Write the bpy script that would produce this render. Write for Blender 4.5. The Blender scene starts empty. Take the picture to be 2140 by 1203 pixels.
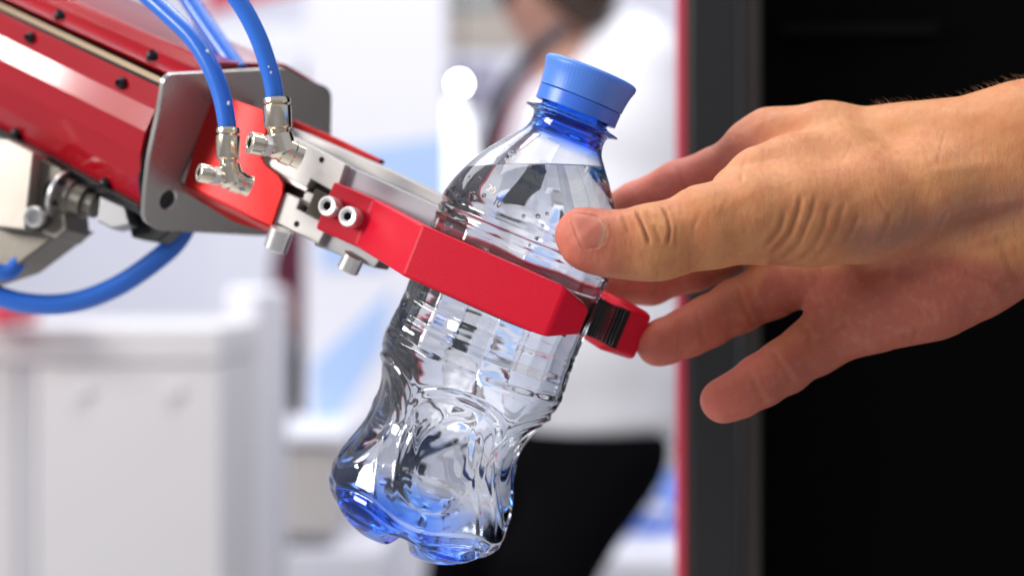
import bpy, bmesh, math, random
import numpy as np
import openvdb
from mathutils import Vector, Matrix

# ------------------------------------------------------------------ camera, world, lamps
PX = 0.0001495            # one photograph pixel in metres at the bottle's distance
D = 0.5                   # metres from lens to the bottle axis
DP = D / PX
CZ = 1.25                 # eye height
CX, CY = 1070.0, 601.5
sc = bpy.context.scene
COL = sc.collection
random.seed(7)
rng = np.random.default_rng(7)

cam_d = bpy.data.cameras.new('camera')
cam = bpy.data.objects.new('camera', cam_d)
COL.objects.link(cam)
cam.location = (0, -D, CZ)
cam.rotation_euler = (math.radians(90), 0, 0)
cam_d.sensor_width = 36
cam_d.lens = 36 * D / (2140 * PX)
cam_d.clip_start = 0.02
cam_d.clip_end = 80
cam_d.dof.use_dof = True
cam_d.dof.focus_distance = 0.474
cam_d.dof.aperture_fstop = 6.0
cam_d.dof.aperture_blades = 0
sc.camera = cam

world = bpy.data.worlds.new('World')
sc.world = world
world.use_nodes = True
wb = world.node_tree.nodes['Background']
wb.inputs[0].default_value = (0.86, 0.89, 1.0, 1)
wb.inputs[1].default_value = 0.48

sc.view_settings.view_transform = 'Standard'
sc.view_settings.look = 'None'
sc.view_settings.exposure = 0.0
sc.view_settings.gamma = 1.0
sc.cycles.use_denoising = True
sc.cycles.max_bounces = 20
sc.cycles.transmission_bounces = 18
sc.cycles.glossy_bounces = 8
sc.cycles.diffuse_bounces = 3
sc.cycles.transparent_max_bounces = 12
sc.cycles.sample_clamp_indirect = 6
sc.cycles.blur_glossy = 0.3
sc.cycles.caustics_refractive = True
sc.cycles.caustics_reflective = False


def area(name, loc, target, sx, sy, power, col=(1, 1, 1)):
    l = bpy.data.lights.new(name, 'AREA')
    l.shape = 'RECTANGLE'
    l.size, l.size_y, l.energy, l.color = sx, sy, power, col
    o = bpy.data.objects.new(name, l)
    COL.objects.link(o)
    o.location = loc
    o.rotation_euler = (Vector(target) - Vector(loc)).to_track_quat('-Z', 'Y').to_euler()
    return o


LAMP_L = (-1.64, 0.087, 1.968)
area('hall_and_fill_lamp', (-0.05, -0.15, 2.75), (0, 0, 1.2), 1.3, 0.5, 6, (1, 0.95, 0.89))
area('hall_and_fill_lamp', (0.45, 0.5, 2.5), (0.1, 0, 1.2), 0.9, 0.4, 7, (1, 0.95, 0.89))
area('hall_and_fill_lamp', LAMP_L, (-0.15, 0.05, 1.33), 0.24, 0.05, 2.0, (1, 0.98, 0.95))
area('hall_and_fill_lamp', (-1.9, -0.75, 2.0), (0, 0, 1.2), 1.0, 0.6, 40, (1, 0.96, 0.92))
area('hall_and_fill_lamp', (0.15, 0.75, 3.3), (0.1, 1.7, 1.3), 1.4, 0.8, 36, (0.97, 0.97, 1))  # extra lamp added to brighten the white shirt, also rims the hand
area('hall_and_fill_lamp', (-0.6, 2.4, 4.0), (-0.5, 3.4, 0.8), 5.0, 2.4, 105, (0.95, 0.95, 1))
area('hall_and_fill_lamp', (-0.5, 6.5, 4.6), (0, 9, 0.8), 7.0, 3.0, 270, (0.95, 0.95, 1))

# ------------------------------------------------------------------ materials
MATS = {}


def mat(name, col, rough=0.5, metal=0.0, spec=0.5, noise=0.0, nscale=60.0, bump=0.0, bscale=300.0,
        coat=0.0, sss=0.0, sssr=(1, 0.3, 0.15), sscale=0.002, stretch=(1, 1, 1), rnoise=0.0, emit=0.0):
    if name in MATS:
        return MATS[name]
    m = bpy.data.materials.new(name)
    m.use_nodes = True
    nt = m.node_tree
    b = nt.nodes['Principled BSDF']
    b.inputs['Base Color'].default_value = (*col, 1)
    b.inputs['Roughness'].default_value = rough
    b.inputs['Metallic'].default_value = metal
    b.inputs['Specular IOR Level'].default_value = spec
    b.inputs['Coat Weight'].default_value = coat
    b.inputs['Coat Roughness'].default_value = 0.06
    if sss:
        b.inputs['Subsurface Weight'].default_value = sss
        b.inputs['Subsurface Radius'].default_value = sssr
        b.inputs['Subsurface Scale'].default_value = sscale
    if emit:
        b.inputs['Emission Color'].default_value = (*col, 1)
        b.inputs['Emission Strength'].default_value = emit
    if noise or bump or rnoise:
        tc = nt.nodes.new('ShaderNodeTexCoord')
        mp = nt.nodes.new('ShaderNodeMapping')
        mp.inputs['Scale'].default_value = stretch
        nt.links.new(tc.outputs['Object'], mp.inputs['Vector'])
    if noise or rnoise:
        n = nt.nodes.new('ShaderNodeTexNoise')
        n.inputs['Scale'].default_value = nscale
        n.inputs['Detail'].default_value = 5
        nt.links.new(mp.outputs[0], n.inputs['Vector'])
    if noise:
        r = nt.nodes.new('ShaderNodeMapRange')
        r.inputs['To Min'].default_value = 1 - noise
        r.inputs['To Max'].default_value = 1 + noise
        nt.links.new(n.outputs['Fac'], r.inputs['Value'])
        mx = nt.nodes.new('ShaderNodeMix')
        mx.data_type = 'RGBA'
        mx.blend_type = 'MULTIPLY'
        mx.inputs['Factor'].default_value = 1
        mx.inputs['A'].default_value = (*col, 1)
        nt.links.new(r.outputs[0], mx.inputs['B'])
        nt.links.new(mx.outputs['Result'], b.inputs['Base Color'])
    if rnoise:
        r2 = nt.nodes.new('ShaderNodeMapRange')
        r2.inputs['To Min'].default_value = max(0.02, rough - rnoise)
        r2.inputs['To Max'].default_value = rough + rnoise
        nt.links.new(n.outputs['Fac'], r2.inputs['Value'])
        nt.links.new(r2.outputs[0], b.inputs['Roughness'])
    if bump:
        n2 = nt.nodes.new('ShaderNodeTexNoise')
        n2.inputs['Scale'].default_value = bscale
        n2.inputs['Detail'].default_value = 4
        nt.links.new(mp.outputs[0], n2.inputs['Vector'])
        bp = nt.nodes.new('ShaderNodeBump')
        bp.inputs['Strength'].default_value = bump
        bp.inputs['Distance'].default_value = 0.0003
        nt.links.new(n2.outputs['Fac'], bp.inputs['Height'])
        nt.links.new(bp.outputs[0], b.inputs['Normal'])
    MATS[name] = m
    return m


RED_JAW = mat('red_printed_plastic', (0.68, 0.005, 0.028), 0.38, spec=0.2, noise=0.06, nscale=400, bump=0.22, bscale=900, stretch=(1, 1, 6))
RED_PAINT = mat('red_gloss_paint', (0.40, 0.003, 0.012), 0.16, spec=0.35, coat=0.35, noise=0.04, nscale=30, bump=0.05, bscale=60)
RED_SHEET = mat('red_anodised_sheet', (0.55, 0.012, 0.012), 0.3, metal=0.55, noise=0.05, bump=0.05)
ALU = mat('brushed_aluminium', (0.62, 0.60, 0.575), 0.45, metal=0.45, noise=0.08, nscale=300, bump=0.1, bscale=600, stretch=(1, 1, 8), rnoise=0.08)
ALU_DARK = mat('grey_machined_metal', (0.36, 0.36, 0.37), 0.42, metal=0.7, noise=0.08, nscale=200, bump=0.08)
PLATE = mat('steel_end_plate', (0.50, 0.48, 0.45), 0.26, metal=0.8, noise=0.22, nscale=22, bump=0.06, rnoise=0.08)
CHROME = mat('nickel_plating', (0.90, 0.82, 0.66), 0.17, metal=1.0, noise=0.03, bump=0.03)
STEEL = mat('zinc_steel', (0.82, 0.82, 0.80), 0.32, metal=0.8, noise=0.05, bump=0.06)
BLACK_MET = mat('black_steel', (0.02, 0.02, 0.022), 0.35, metal=0.4, noise=0.1)
DARK_SLOT = mat('dark_slot_steel', (0.075, 0.068, 0.055), 0.35, metal=0.7, noise=0.1)
TAN = mat('bronze_rail', (0.36, 0.27, 0.18), 0.35, metal=0.7, noise=0.1)
RUBBER = mat('black_rubber', (0.012, 0.013, 0.014), 0.5, spec=0.35, noise=0.1)
HOSE = mat('blue_polyurethane', (0.035, 0.20, 0.80), 0.25, spec=0.6, sss=0.2, sssr=(0.3, 0.5, 1), sscale=0.002, noise=0.03)
MARK = mat('white_print', (0.8, 0.82, 0.9), 0.5)
CAP = mat('blue_cap_plastic', (0.12, 0.32, 1.0), 0.36, spec=0.4, sss=0.35, sssr=(0.3, 0.5, 1), sscale=0.0025, noise=0.03, bump=0.05, bscale=800)
RING_CAP = mat('blue_cap_band_plastic', (0.075, 0.25, 1.0), 0.3, spec=0.45, sss=0.3, sssr=(0.3, 0.5, 1), sscale=0.002)


for m_ in (CAP, RING_CAP):
    m_.node_tree.nodes['Principled BSDF'].inputs['Transmission Weight'].default_value = 0.06
FINGER = mat('light_grey_finger', (0.50, 0.50, 0.54), 0.45, metal=0.35, noise=0.06, bump=0.05)
HOLE = mat('hole_shade', (0.03, 0.034, 0.035), 0.5)  # near-black colour standing for the shade inside holes and sockets


# ------------------------------------------------------------------ helpers
def A(*v):
    return np.array(v, float)


def nrm(v):
    v = np.asarray(v, float)
    return v / np.linalg.norm(v)


def at(px, py, c=0.0):
    """the point of the place seen at photograph pixel (px, py), c units nearer than the bottle axis"""
    k = (DP - c) / DP
    return A((px - CX) * k, (py - CY) * k, c)


def w(p):
    p = np.atleast_2d(np.asarray(p, float))
    return np.stack([p[:, 0] * PX, -p[:, 2] * PX, CZ - p[:, 1] * PX], 1)


def thing(name, label, cat, p=None, group=None, loc=None, kind=None):
    o = bpy.data.objects.new(name, None)
    COL.objects.link(o)
    o.empty_display_size = 0.02
    o.location = loc if loc is not None else tuple(w(p)[0])
    o['label'] = label
    o['category'] = cat
    if group:
        o['group'] = group
    return o


def origin(o):
    v = Vector((0, 0, 0))
    while o is not None:
        v += Vector(o.location)
        o = o.parent
    return v


def raw(name, V, F, m, parent=None, smooth=False, bevel=0.0, label=None, kind=None, seg=2, angle=40, fix=True, cat=None, auto=None):
    """V in world metres"""
    me = bpy.data.meshes.new(name)
    V = np.asarray(V, float)
    og = np.array(origin(parent)) if parent is not None else V.mean(0)
    Vl = V - og
    me.from_pydata(Vl.tolist(), [], [tuple(int(i) for i in f) for f in F])
    me.update()
    if fix:
        bm = bmesh.new()
        bm.from_mesh(me)
        bmesh.ops.recalc_face_normals(bm, faces=bm.faces)
        bm.to_mesh(me)
        bm.free()
    me.materials.append(m)
    if smooth:
        me.shade_smooth()
        if auto is not None:
            me.set_sharp_from_angle(angle=math.radians(auto))
    o = bpy.data.objects.new(name, me)
    COL.objects.link(o)
    if parent is not None:
        o.parent = parent
    else:
        o.location = tuple(og)
    if bevel:
        b = o.modifiers.new('bevel', 'BEVEL')
        b.width = bevel * PX
        b.segments = seg
        b.limit_method = 'ANGLE'
        b.angle_limit = math.radians(angle)
        me.shade_smooth()
        b.harden_normals = True
    if label:
        o['label'] = label
    if cat:
        o['category'] = cat
    if kind:
        o['kind'] = kind
    return o


def pxm(name, V, F, m, parent=None, **k):
    return raw(name, w(V), F, m, parent, **k)


def prism_data(top, bot):
    n = len(top)
    F = [tuple(range(n)), tuple(range(2 * n - 1, n - 1, -1))]
    F += [(i, i + n, (i + 1) % n + n, (i + 1) % n) for i in range(n)]
    return np.vstack([top, bot]), F


def hit(px, py, o, n):
    c0 = A(0, 0, DP)
    d = A(px - CX, py - CY, -DP)
    return c0 + d * ((np.asarray(o) - c0) @ n) / (d @ n)


def plate(name, pts, o, n, depth, m, parent=None, back=None, **k):
    """a slab whose face lies on the plane (o, n) with the outline seen in the photograph, depth thick"""
    top = np.array([hit(x, y, o, n) for x, y in pts])
    bd = -np.asarray(n) if back is None else back
    V, F = prism_data(top, top + bd * depth)
    return pxm(name, V, F, m, parent, **k)


def basis(ax):
    ax = nrm(ax)
    t = A(0, 1, 0) if abs(ax[1]) < 0.9 else A(1, 0, 0)
    u = nrm(np.cross(ax, t))
    return u, np.cross(ax, u)


def lathe_data(p0, ax, prof, seg=40, u=None):
    ax = nrm(ax)
    if u is None:
        u, v = basis(ax)
    else:
        v = np.cross(ax, u)
    V, F = [], []
    for t, r in prof:
        a = np.arange(seg) * 2 * np.pi / seg
        V.append(p0 + ax * t + r * (np.cos(a)[:, None] * u + np.sin(a)[:, None] * v))
    V = np.vstack(V)
    n = len(prof)
    for i in range(n - 1):
        for j in range(seg):
            k = (j + 1) % seg
            F.append((i * seg + j, i * seg + k, (i + 1) * seg + k, (i + 1) * seg + j))
    F.append(tuple(range(seg)))
    F.append(tuple(range(n * seg - 1, (n - 1) * seg - 1, -1)))
    return V, F


def lathe(name, p0, ax, prof, m, parent=None, seg=40, auto=35, **k):
    V, F = lathe_data(np.asarray(p0, float), ax, prof, seg)
    return pxm(name, V, F, m, parent, smooth=True, auto=auto, **k)


def catmull(P, n=10):
    P = np.asarray(P, float)
    Q = np.vstack([2 * P[0] - P[1], P, 2 * P[-1] - P[-2]])
    out = []
    for i in range(1, len(Q) - 2):
        p0, p1, p2, p3 = Q[i - 1:i + 3]
        for s in range(n):
            t = s / n
            out.append(0.5 * (2 * p1 + (p2 - p0) * t + (2 * p0 - 5 * p1 + 4 * p2 - p3) * t * t + (3 * p1 - p0 - 3 * p2 + p3) * t ** 3))
    out.append(Q[-2])
    return np.array(out)


def tube_data(P, r, seg=20):
    P = np.asarray(P, float)
    n = len(P)
    T = np.gradient(P, axis=0)
    T /= np.linalg.norm(T, axis=1)[:, None]
    u, _ = basis(T[0])
    V = []
    R = np.full(n, r) if np.isscalar(r) else np.asarray(r)
    a = np.arange(seg) * 2 * np.pi / seg
    for i in range(n):
        u = nrm(u - T[i] * (u @ T[i]))
        v = np.cross(T[i], u)
        V.append(P[i] + R[i] * (np.cos(a)[:, None] * u + np.sin(a)[:, None] * v))
    F = []
    for i in range(n - 1):
        for j in range(seg):
            k = (j + 1) % seg
            F.append((i * seg + j, i * seg + k, (i + 1) * seg + k, (i + 1) * seg + j))
    F.append(tuple(range(seg)))
    F.append(tuple(range(n * seg - 1, (n - 1) * seg - 1, -1)))
    return np.vstack(V), F


def tube(name, P, r, m, parent=None, seg=20, n=10, **k):
    V, F = tube_data(catmull(P, n), r, seg)
    return pxm(name, V, F, m, parent, smooth=True, auto=50, **k)


def box_w(lo, hi):
    x0, y0, z0 = lo
    x1, y1, z1 = hi
    V = [(x0, y0, z0), (x1, y0, z0), (x1, y1, z0), (x0, y1, z0), (x0, y0, z1), (x1, y0, z1), (x1, y1, z1), (x0, y1, z1)]
    F = [(0, 3, 2, 1), (4, 5, 6, 7), (0, 1, 5, 4), (1, 2, 6, 5), (2, 3, 7, 6), (3, 0, 4, 7)]
    return np.array(V, float), F


def box(name, lo, hi, m, parent=None, bevel=0.0, **k):
    V, F = box_w(lo, hi)
    return raw(name, V, F, m, parent, bevel=bevel / PX if bevel else 0, **k)


def merge(parts):
    V, F, n = [], [], 0
    for v, f in parts:
        V.append(v)
        F += [tuple(i + n for i in q) for q in f]
        n += len(v)
    return np.vstack(V), F


def cut(o, V, F):
    """take the solid V, F (unit space) out of the object"""
    me = bpy.data.meshes.new('cutter')
    me.from_pydata(w(V).tolist(), [], F)
    bm_ = bmesh.new()
    bm_.from_mesh(me)
    bmesh.ops.recalc_face_normals(bm_, faces=bm_.faces)
    bm_.to_mesh(me)
    bm_.free()
    c = bpy.data.objects.new('cutter', me)
    COL.objects.link(c)
    md = o.modifiers.new('hole', 'BOOLEAN')
    md.object = c
    md.solver = 'EXACT'
    bpy.context.view_layer.update()
    dg = bpy.context.evaluated_depsgraph_get()
    new = bpy.data.meshes.new_from_object(o.evaluated_get(dg))
    o.modifiers.clear()
    o.data = new
    bpy.data.objects.remove(c)


# frames -------------------------------------------------------------
def axes(al, ps, th=22.0):
    al, ps, th = map(math.radians, (al, ps, th))
    e1 = A(math.cos(th), math.sin(th), 0)
    up = A(math.sin(th), -math.cos(th), 0)
    n0 = A(0, 0, 1)
    V = up * math.cos(al) + n0 * math.sin(al)
    Np = n0 * math.cos(al) - up * math.sin(al)
    return e1 * math.cos(ps) + Np * math.sin(ps), V, Np * math.cos(ps) - e1 * math.sin(ps)


OJ = A(-20, 11, 0)                 # bottle axis at the height of the jaws
UU, VV, NN = axes(4, 20)           # the gripper's own directions: along, up, across
BU, BV, BN = axes(4, 0)            # the bottle's


def g(u, v, n):
    return OJ + UU * u + VV * v + NN * n


# ================================================================== BOTTLE
NT = 300
ztmp = np.linspace(0, 1, 10)


def prof_fine(pts, step=3.0):
    P = catmull(np.array(pts, float), 12)
    d = np.r_[0, np.cumsum(np.hypot(*np.diff(P, axis=0).T))]
    n = int(d[-1] / step)
    q = np.linspace(0, d[-1], n)
    return np.interp(q, d, P[:, 0]), np.interp(q, d, P[:, 1])


neck_t = [-95, -12, -9, -5, -3, -1, 1, 3, 6, 12]
neck_r = [73, 73, 79, 92, 100, 102, 101, 93, 83, 80]
bt, br = prof_fine([(12, 80), (22, 79.5), (34, 81), (46, 86), (60, 97), (80, 113), (98, 127), (130, 150), (165, 170), (200, 184),
                    (228, 190.5), (250, 193), (300, 193), (380, 193), (450, 193), (500, 195), (545, 199), (580, 194), (620, 178),
                    (660, 167), (700, 163), (740, 168), (780, 181), (820, 192), (850, 196.5), (875, 195), (900, 187), (922, 168),
                    (938, 138), (947, 105), (950, 85), (946, 62), (936, 42), (926, 20), (923, 1)], 3.0)
T1 = np.r_[neck_t[:-1], bt]
R1 = np.r_[neck_r[:-1], br]
isb = np.r_[np.zeros(len(neck_t) - 1), np.ones(len(bt))]
th = np.arange(NT) * 2 * np.pi / NT
TT, TH = np.meshgrid(T1, th, indexing='ij')
RR, _ = np.meshgrid(R1, th, indexing='ij')
arc = np.r_[0, np.cumsum(np.hypot(np.diff(T1), np.diff(R1)))]


def sst(a, b, x):
    t = np.clip((x - a) / (b - a), 0, 1)
    return t * t * (3 - 2 * t)


def wrap(x, p):
    return (x + p / 2) % p - p / 2


side = sst(925, 905, TT) * sst(20, 40, TT)
bottom = (np.arange(len(T1)) > np.argmax(T1 > 905))[:, None] * 1.0
dR = np.zeros_like(TT)
NF = 18
wf = sst(255, 285, TT) * sst(560, 530, TT)
x = wrap(TH + 0.1, 2 * np.pi / NF)
dR += wf * RR * (math.cos(math.pi / NF) / np.cos(x) - math.cos(math.pi / NF / 2)) * 1.25
for tc, dd, ww in ((250, -3.2, 5), (275, 2.0, 4), (322, -2.0, 4), (452, -1.8, 4), (487, -1.3, 4), (500, 0.7, 4), (532, -1.9, 4.5), (546, 1.3, 4)):
    dR += dd * np.exp(-((TT - tc) / ww) ** 2)
# five arches over dished panels
P5 = 2 * np.pi / 5
a0 = math.radians(4)
xa = wrap(TH - a0, P5) / (P5 / 2)
ta = 668 - 78 * np.sqrt(np.clip(1 - xa ** 2, 0, 1))
fade = sst(545, 575, TT) * sst(770, 700, TT)
slope = 1 / np.sqrt(1 + (1.6 * xa / np.sqrt(np.clip(1 - xa ** 2, 0.05, 1)) * 0.6) ** 2)
dd = (TT - ta) * slope
dR += 0.85 * fade * (4.6 * np.exp(-(dd / 5.0) ** 2) - 3.4 * np.exp(-((dd - 12) / 5.0) ** 2) - 2.5 * np.exp(-((dd + 12) / 6.0) ** 2))
# dish below each arch
q = ((TT - 718) / 104) ** 2 + (xa / 0.66) ** 2
dR += -7.0 * sst(1.12, 0.5, q) + 2.2 * np.exp(-((q - 1.15) / 0.10) ** 2) * sst(640, 700, TT)
# twisted ribs on the columns between the dishes
xb = wrap(TH - a0 + P5 / 2, P5)
for sft, amp in ((-0.16, 3.6), (0.10, 3.2), (0.30, 2.2)):
    lin = (xb - sft - (TT - 740) * 0.0024) * RR
    dR += amp * np.exp(-(lin / 6.0) ** 2) * np.exp(-((TT - 735) / 85) ** 2)
dR += 1.6 * np.sin(TH * 3 + TT * 0.045) * sst(600, 700, TT) * sst(900, 850, TT)
# rim lines above the feet
dR += -2.6 * np.exp(-((TT - 866 - 10 * np.cos(5 * (TH - a0))) / 5) ** 2) + 1.8 * np.exp(-((TT - 882 - 10 * np.cos(5 * (TH - a0))) / 4) ** 2)
dR += 2.4 * np.exp(-((TT - 120 - 6 * np.sin(TH * 2)) / 7) ** 2) * 0
# small bump pad on the shoulder
dR += 7 * np.exp(-(((TT - 236) / 15) ** 2) ** 2 - ((wrap(TH - 1.12, 2 * np.pi) * RR) / 42) ** 6)
# mould irregularity
dR += 0.45 * np.sin(5 * TH + TT * 0.03) + 0.35 * np.sin(9 * TH - TT * 0.05 + 1)
RR2 = RR + dR * side * (isb[:, None])
# feet
val = np.exp(-(wrap(TH, P5) / 0.17) ** 2)
RR2 -= 0.13 * RR * val * sst(860, 915, TT) * sst(40, 100, RR)
TT2 = TT - 40 * val * bottom * sst(30, 75, RR) * sst(190, 150, RR)
TT2 += bottom * 4 * np.cos(5 * TH) * sst(40, 90, RR) * -1


def bgrid(T, R, TH_=TH):
    er = BN[None, None] * np.cos(TH_)[..., None] + BU[None, None] * np.sin(TH_)[..., None]
    return OJ + BV * (385 - T)[..., None] + er * R[..., None]


G = bgrid(TT2, RR2)
gt = np.gradient(G, axis=0)
gth = (np.roll(G, -1, 1) - np.roll(G, 1, 1))
NRM = np.cross(gth, gt)
NRM /= np.linalg.norm(NRM, axis=2)[..., None] + 1e-9
er = BN[None, None] * np.cos(TH)[..., None] + BU[None, None] * np.sin(TH)[..., None]
if (NRM[150] * er[150]).sum() < 0:
    NRM = -NRM
NRM[-1] = -BV


def inner(off):
    Gi = G - NRM * off
    k = len(neck_t) + 8
    rin = 73 - 5.0
    for i in range(k):
        f = min(1.0, max(0.0, (T1[i] - 10) / max(1e-3, T1[k] - 10)))
        base_r = (1 - f) * rin + f * (R1[i] - off - 0.5) if T1[i] > 10 else rin
        Gi[i] = OJ + BV * (385 - T1[i]) + er[i] * base_r
    return Gi


def gridfaces(n, m, off=0, flip=False):
    F = []
    for i in range(n - 1):
        for j in range(m):
            k = (j + 1) % m
            f = (off + i * m + j, off + i * m + k, off + (i + 1) * m + k, off + (i + 1) * m + j)
            F.append(f[::-1] if flip else f)
    return F


def bottle_mat():
    m = bpy.data.materials.new('clear_pet')
    m.use_nodes = True
    nt = m.node_tree
    b = nt.nodes['Principled BSDF']
    b.inputs['Roughness'].default_value = 0.0
    b.inputs['IOR'].default_value = 1.5
    b.inputs['Transmission Weight'].default_value = 1.0
    at_ = nt.nodes.new('ShaderNodeAttribute')
    at_.attribute_name = 'tint'
    mx = nt.nodes.new('ShaderNodeMix')
    mx.data_type = 'RGBA'
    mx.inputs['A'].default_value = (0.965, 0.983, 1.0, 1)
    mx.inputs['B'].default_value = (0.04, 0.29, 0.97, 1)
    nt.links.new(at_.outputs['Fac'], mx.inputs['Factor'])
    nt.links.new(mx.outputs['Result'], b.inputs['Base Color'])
    n = nt.nodes.new('ShaderNodeTexNoise')
    n.inputs['Scale'].default_value = 120
    n.inputs['Detail'].default_value = 3
    tc = nt.nodes.new('ShaderNodeTexCoord')
    nt.links.new(tc.outputs['Object'], n.inputs['Vector'])
    bp = nt.nodes.new('ShaderNodeBump')
    bp.inputs['Strength'].default_value = 0.12
    bp.inputs['Distance'].default_value = 0.0004
    nt.links.new(n.outputs['Fac'], bp.inputs['Height'])
    nt.links.new(bp.outputs[0], b.inputs['Normal'])
    return m


PET = bottle_mat()
bottle = thing('water_bottle', 'small clear plastic water bottle with blue cap tilted in the red gripper', 'bottle', OJ - BV * 565)
nr = len(T1)
Gi = inner(2.6)
Vb = np.vstack([G.reshape(-1, 3), Gi.reshape(-1, 3)])
Fb = gridfaces(nr, NT) + gridfaces(nr, NT, nr * NT, True)
Fb += [(j, nr * NT + j, nr * NT + (j + 1) % NT, (j + 1) % NT) for j in range(NT)]
Fb.append(tuple((nr - 1) * NT + j for j in range(NT)))
Fb.append(tuple(2 * nr * NT - 1 - j for j in range(NT)))
shell = pxm('bottle_body', Vb, Fb, PET, bottle, smooth=True)
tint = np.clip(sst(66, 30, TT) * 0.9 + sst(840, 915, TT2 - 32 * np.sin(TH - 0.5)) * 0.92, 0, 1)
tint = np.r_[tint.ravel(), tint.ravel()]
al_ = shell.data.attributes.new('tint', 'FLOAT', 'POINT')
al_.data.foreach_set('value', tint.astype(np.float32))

# water, cut level
WAT = bpy.data.materials.new('water')
WAT.use_nodes = True
b_ = WAT.node_tree.nodes['Principled BSDF']
b_.inputs['Roughness'].default_value = 0
b_.inputs['IOR'].default_value = 1.33
b_.inputs['Transmission Weight'].default_value = 1
b_.inputs['Base Color'].default_value = (0.985, 0.992, 1, 1)
Gw = inner(1.3)
Vw = Gw.reshape(-1, 3)
Fw = gridfaces(nr, NT)
Fw.append(tuple((nr - 1) * NT + j for j in range(NT)))
Fw.append(tuple(NT - 1 - j for j in range(NT)))
water = pxm('water', Vw, Fw, WAT, bottle, smooth=False)
lvl = w(at(1100, 352, 20))[0][2]
bm = bmesh.new()
bm.from_mesh(water.data)
og = origin(bottle)
bmesh.ops.bisect_plane(bm, geom=bm.verts[:] + bm.edges[:] + bm.faces[:], plane_co=(0, 0, lvl - og.z), plane_no=(0, 0, 1), clear_outer=True)
for dn, inn_ in ((2.0, 1.6), (1.2, 3.0), (0.5, 5.0)):          # the surface climbs a little at the wall
    ed = [e for e in bm.edges if e.is_boundary]
    ext = bmesh.ops.extrude_edge_only(bm, edges=ed)
    nv = [v for v in ext['geom'] if isinstance(v, bmesh.types.BMVert)]
    cc = sum((v.co for v in nv), Vector()) / len(nv)
    for v in nv:
        d = cc - v.co
        d.z = 0
        v.co += d.normalized() * inn_ * PX
        v.co.z -= dn * PX
r_ = bmesh.ops.contextual_create(bm, geom=[e for e in bm.edges if e.is_boundary])
bmesh.ops.recalc_face_normals(bm, faces=bm.faces)
for f in bm.faces:
    f.smooth = len(f.verts) < 10
bm.to_mesh(water.data)
bm.free()
water.data.set_sharp_from_angle(angle=math.radians(55))

# bubbles clinging inside the shoulder and droplets above the water
BUB = bpy.data.materials.new('air_bubble')
BUB.use_nodes = True
b_ = BUB.node_tree.nodes['Principled BSDF']
b_.inputs['Roughness'].default_value = 0
b_.inputs['IOR'].default_value = 1.28
b_.inputs['Transmission Weight'].default_value = 1


def ico(r, sub=2):
    bm = bmesh.new()
    bmesh.ops.create_icosphere(bm, subdivisions=sub, radius=r)
    V = np.array([v.co[:] for v in bm.verts])
    F = [tuple(v.index for v in f.verts) for f in bm.faces]
    bm.free()
    return V, F


def on_wall(px, py, inset=5.0, front=True):
    """point on the inside of the bottle wall along a sight line"""
    c0 = A(0, 0, DP)
    d = nrm(A(px - CX, py - CY, -DP))
    best = None
    for s in np.linspace(DP - 230, DP + 230, 500):
        p = c0 + d * s
        q = p - OJ
        t = 385 - q @ BV
        r = np.linalg.norm(q - BV * (q @ BV))
        R = np.interp(t, bt, br)
        if r < R - inset:
            best = p
            if front:
                return p
    return best


for bx, by, rr in [(938, 402, 9), (951, 388, 7), (966, 379, 6), (984, 372, 6), (1003, 375, 6), (958, 410, 6), (981, 392, 4), (998, 401, 4), (1012, 409, 5),
                   (935, 425, 4), (972, 398, 4), (990, 413, 12), (1124, 452, 5), (1143, 447, 4), (1094, 452, 4), (1070, 326, 11), (1056, 333, 4)]:
    p = on_wall(bx, by, rr * 0.7)
    if p is None:
        continue
    V, F = ico(rr, 3)
    pxm('air_bubble' if by > 352 else 'droplet', V * [1, 1, 0.7] + p, F, BUB, water if by > 352 else shell, smooth=True)


def emboss(txt, px, py, size, rot, front=False):
    c = bpy.data.curves.new('digits', 'FONT')
    c.body = txt
    c.size = size * PX
    c.extrude = 0.5 * PX
    c.bevel_depth = 0.7 * PX
    c.align_x = 'CENTER'
    o = bpy.data.objects.new('digits', c)
    COL.objects.link(o)
    dg = bpy.context.evaluated_depsgraph_get()
    me = bpy.data.meshes.new_from_object(o.evaluated_get(dg))
    bpy.data.objects.remove(o)
    p = on_wall(px, py, -1.0, True)
    if p is None:
        return
    q = p - OJ
    rad = nrm(q - BV * (q @ BV))
    M = Matrix(((1, 0, 0), (0, 0, -1), (0, 1, 0)))
    loc = Vector(w(p)[0])
    nz = Vector((rad[0], -rad[2], -rad[1])).normalized()
    up = Vector((BV[0], -BV[2], -BV[1]))
    up = (up - nz * up.dot(nz)).normalized()
    xx = up.cross(nz)
    R = Matrix((xx, up, nz)).transposed() @ Matrix.Rotation(rot, 3, 'Z')
    V = np.array([list(R @ v.co + loc) for v in me.vertices])
    F = [tuple(f.vertices) for f in me.polygons]
    raw('digits', V, F, PET, shell, smooth=True, fix=True)


emboss('20', 1024, 402, 21, math.radians(-10))
emboss('10', 1036, 430, 21, math.radians(-10))


# cap
def cap_mesh(name, prof, m, knurl=0.0, seg=240):
    P = np.array(prof, float)
    a = np.arange(seg) * 2 * np.pi / seg
    T_, H_ = np.meshgrid(P[:, 0], a, indexing='ij')
    R_ = np.repeat(P[:, 1][:, None], seg, 1)
    outer = (R_ > 84)
    R_ = R_ + knurl * np.cos(H_ * 72) * outer * sst(-52, -66, T_) * sst(-112.5, -108, T_)
    Vc = bgrid(T_, R_, H_).reshape(-1, 3)
    F = gridfaces(len(P), seg)
    return Vc, F, len(P), seg


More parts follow.
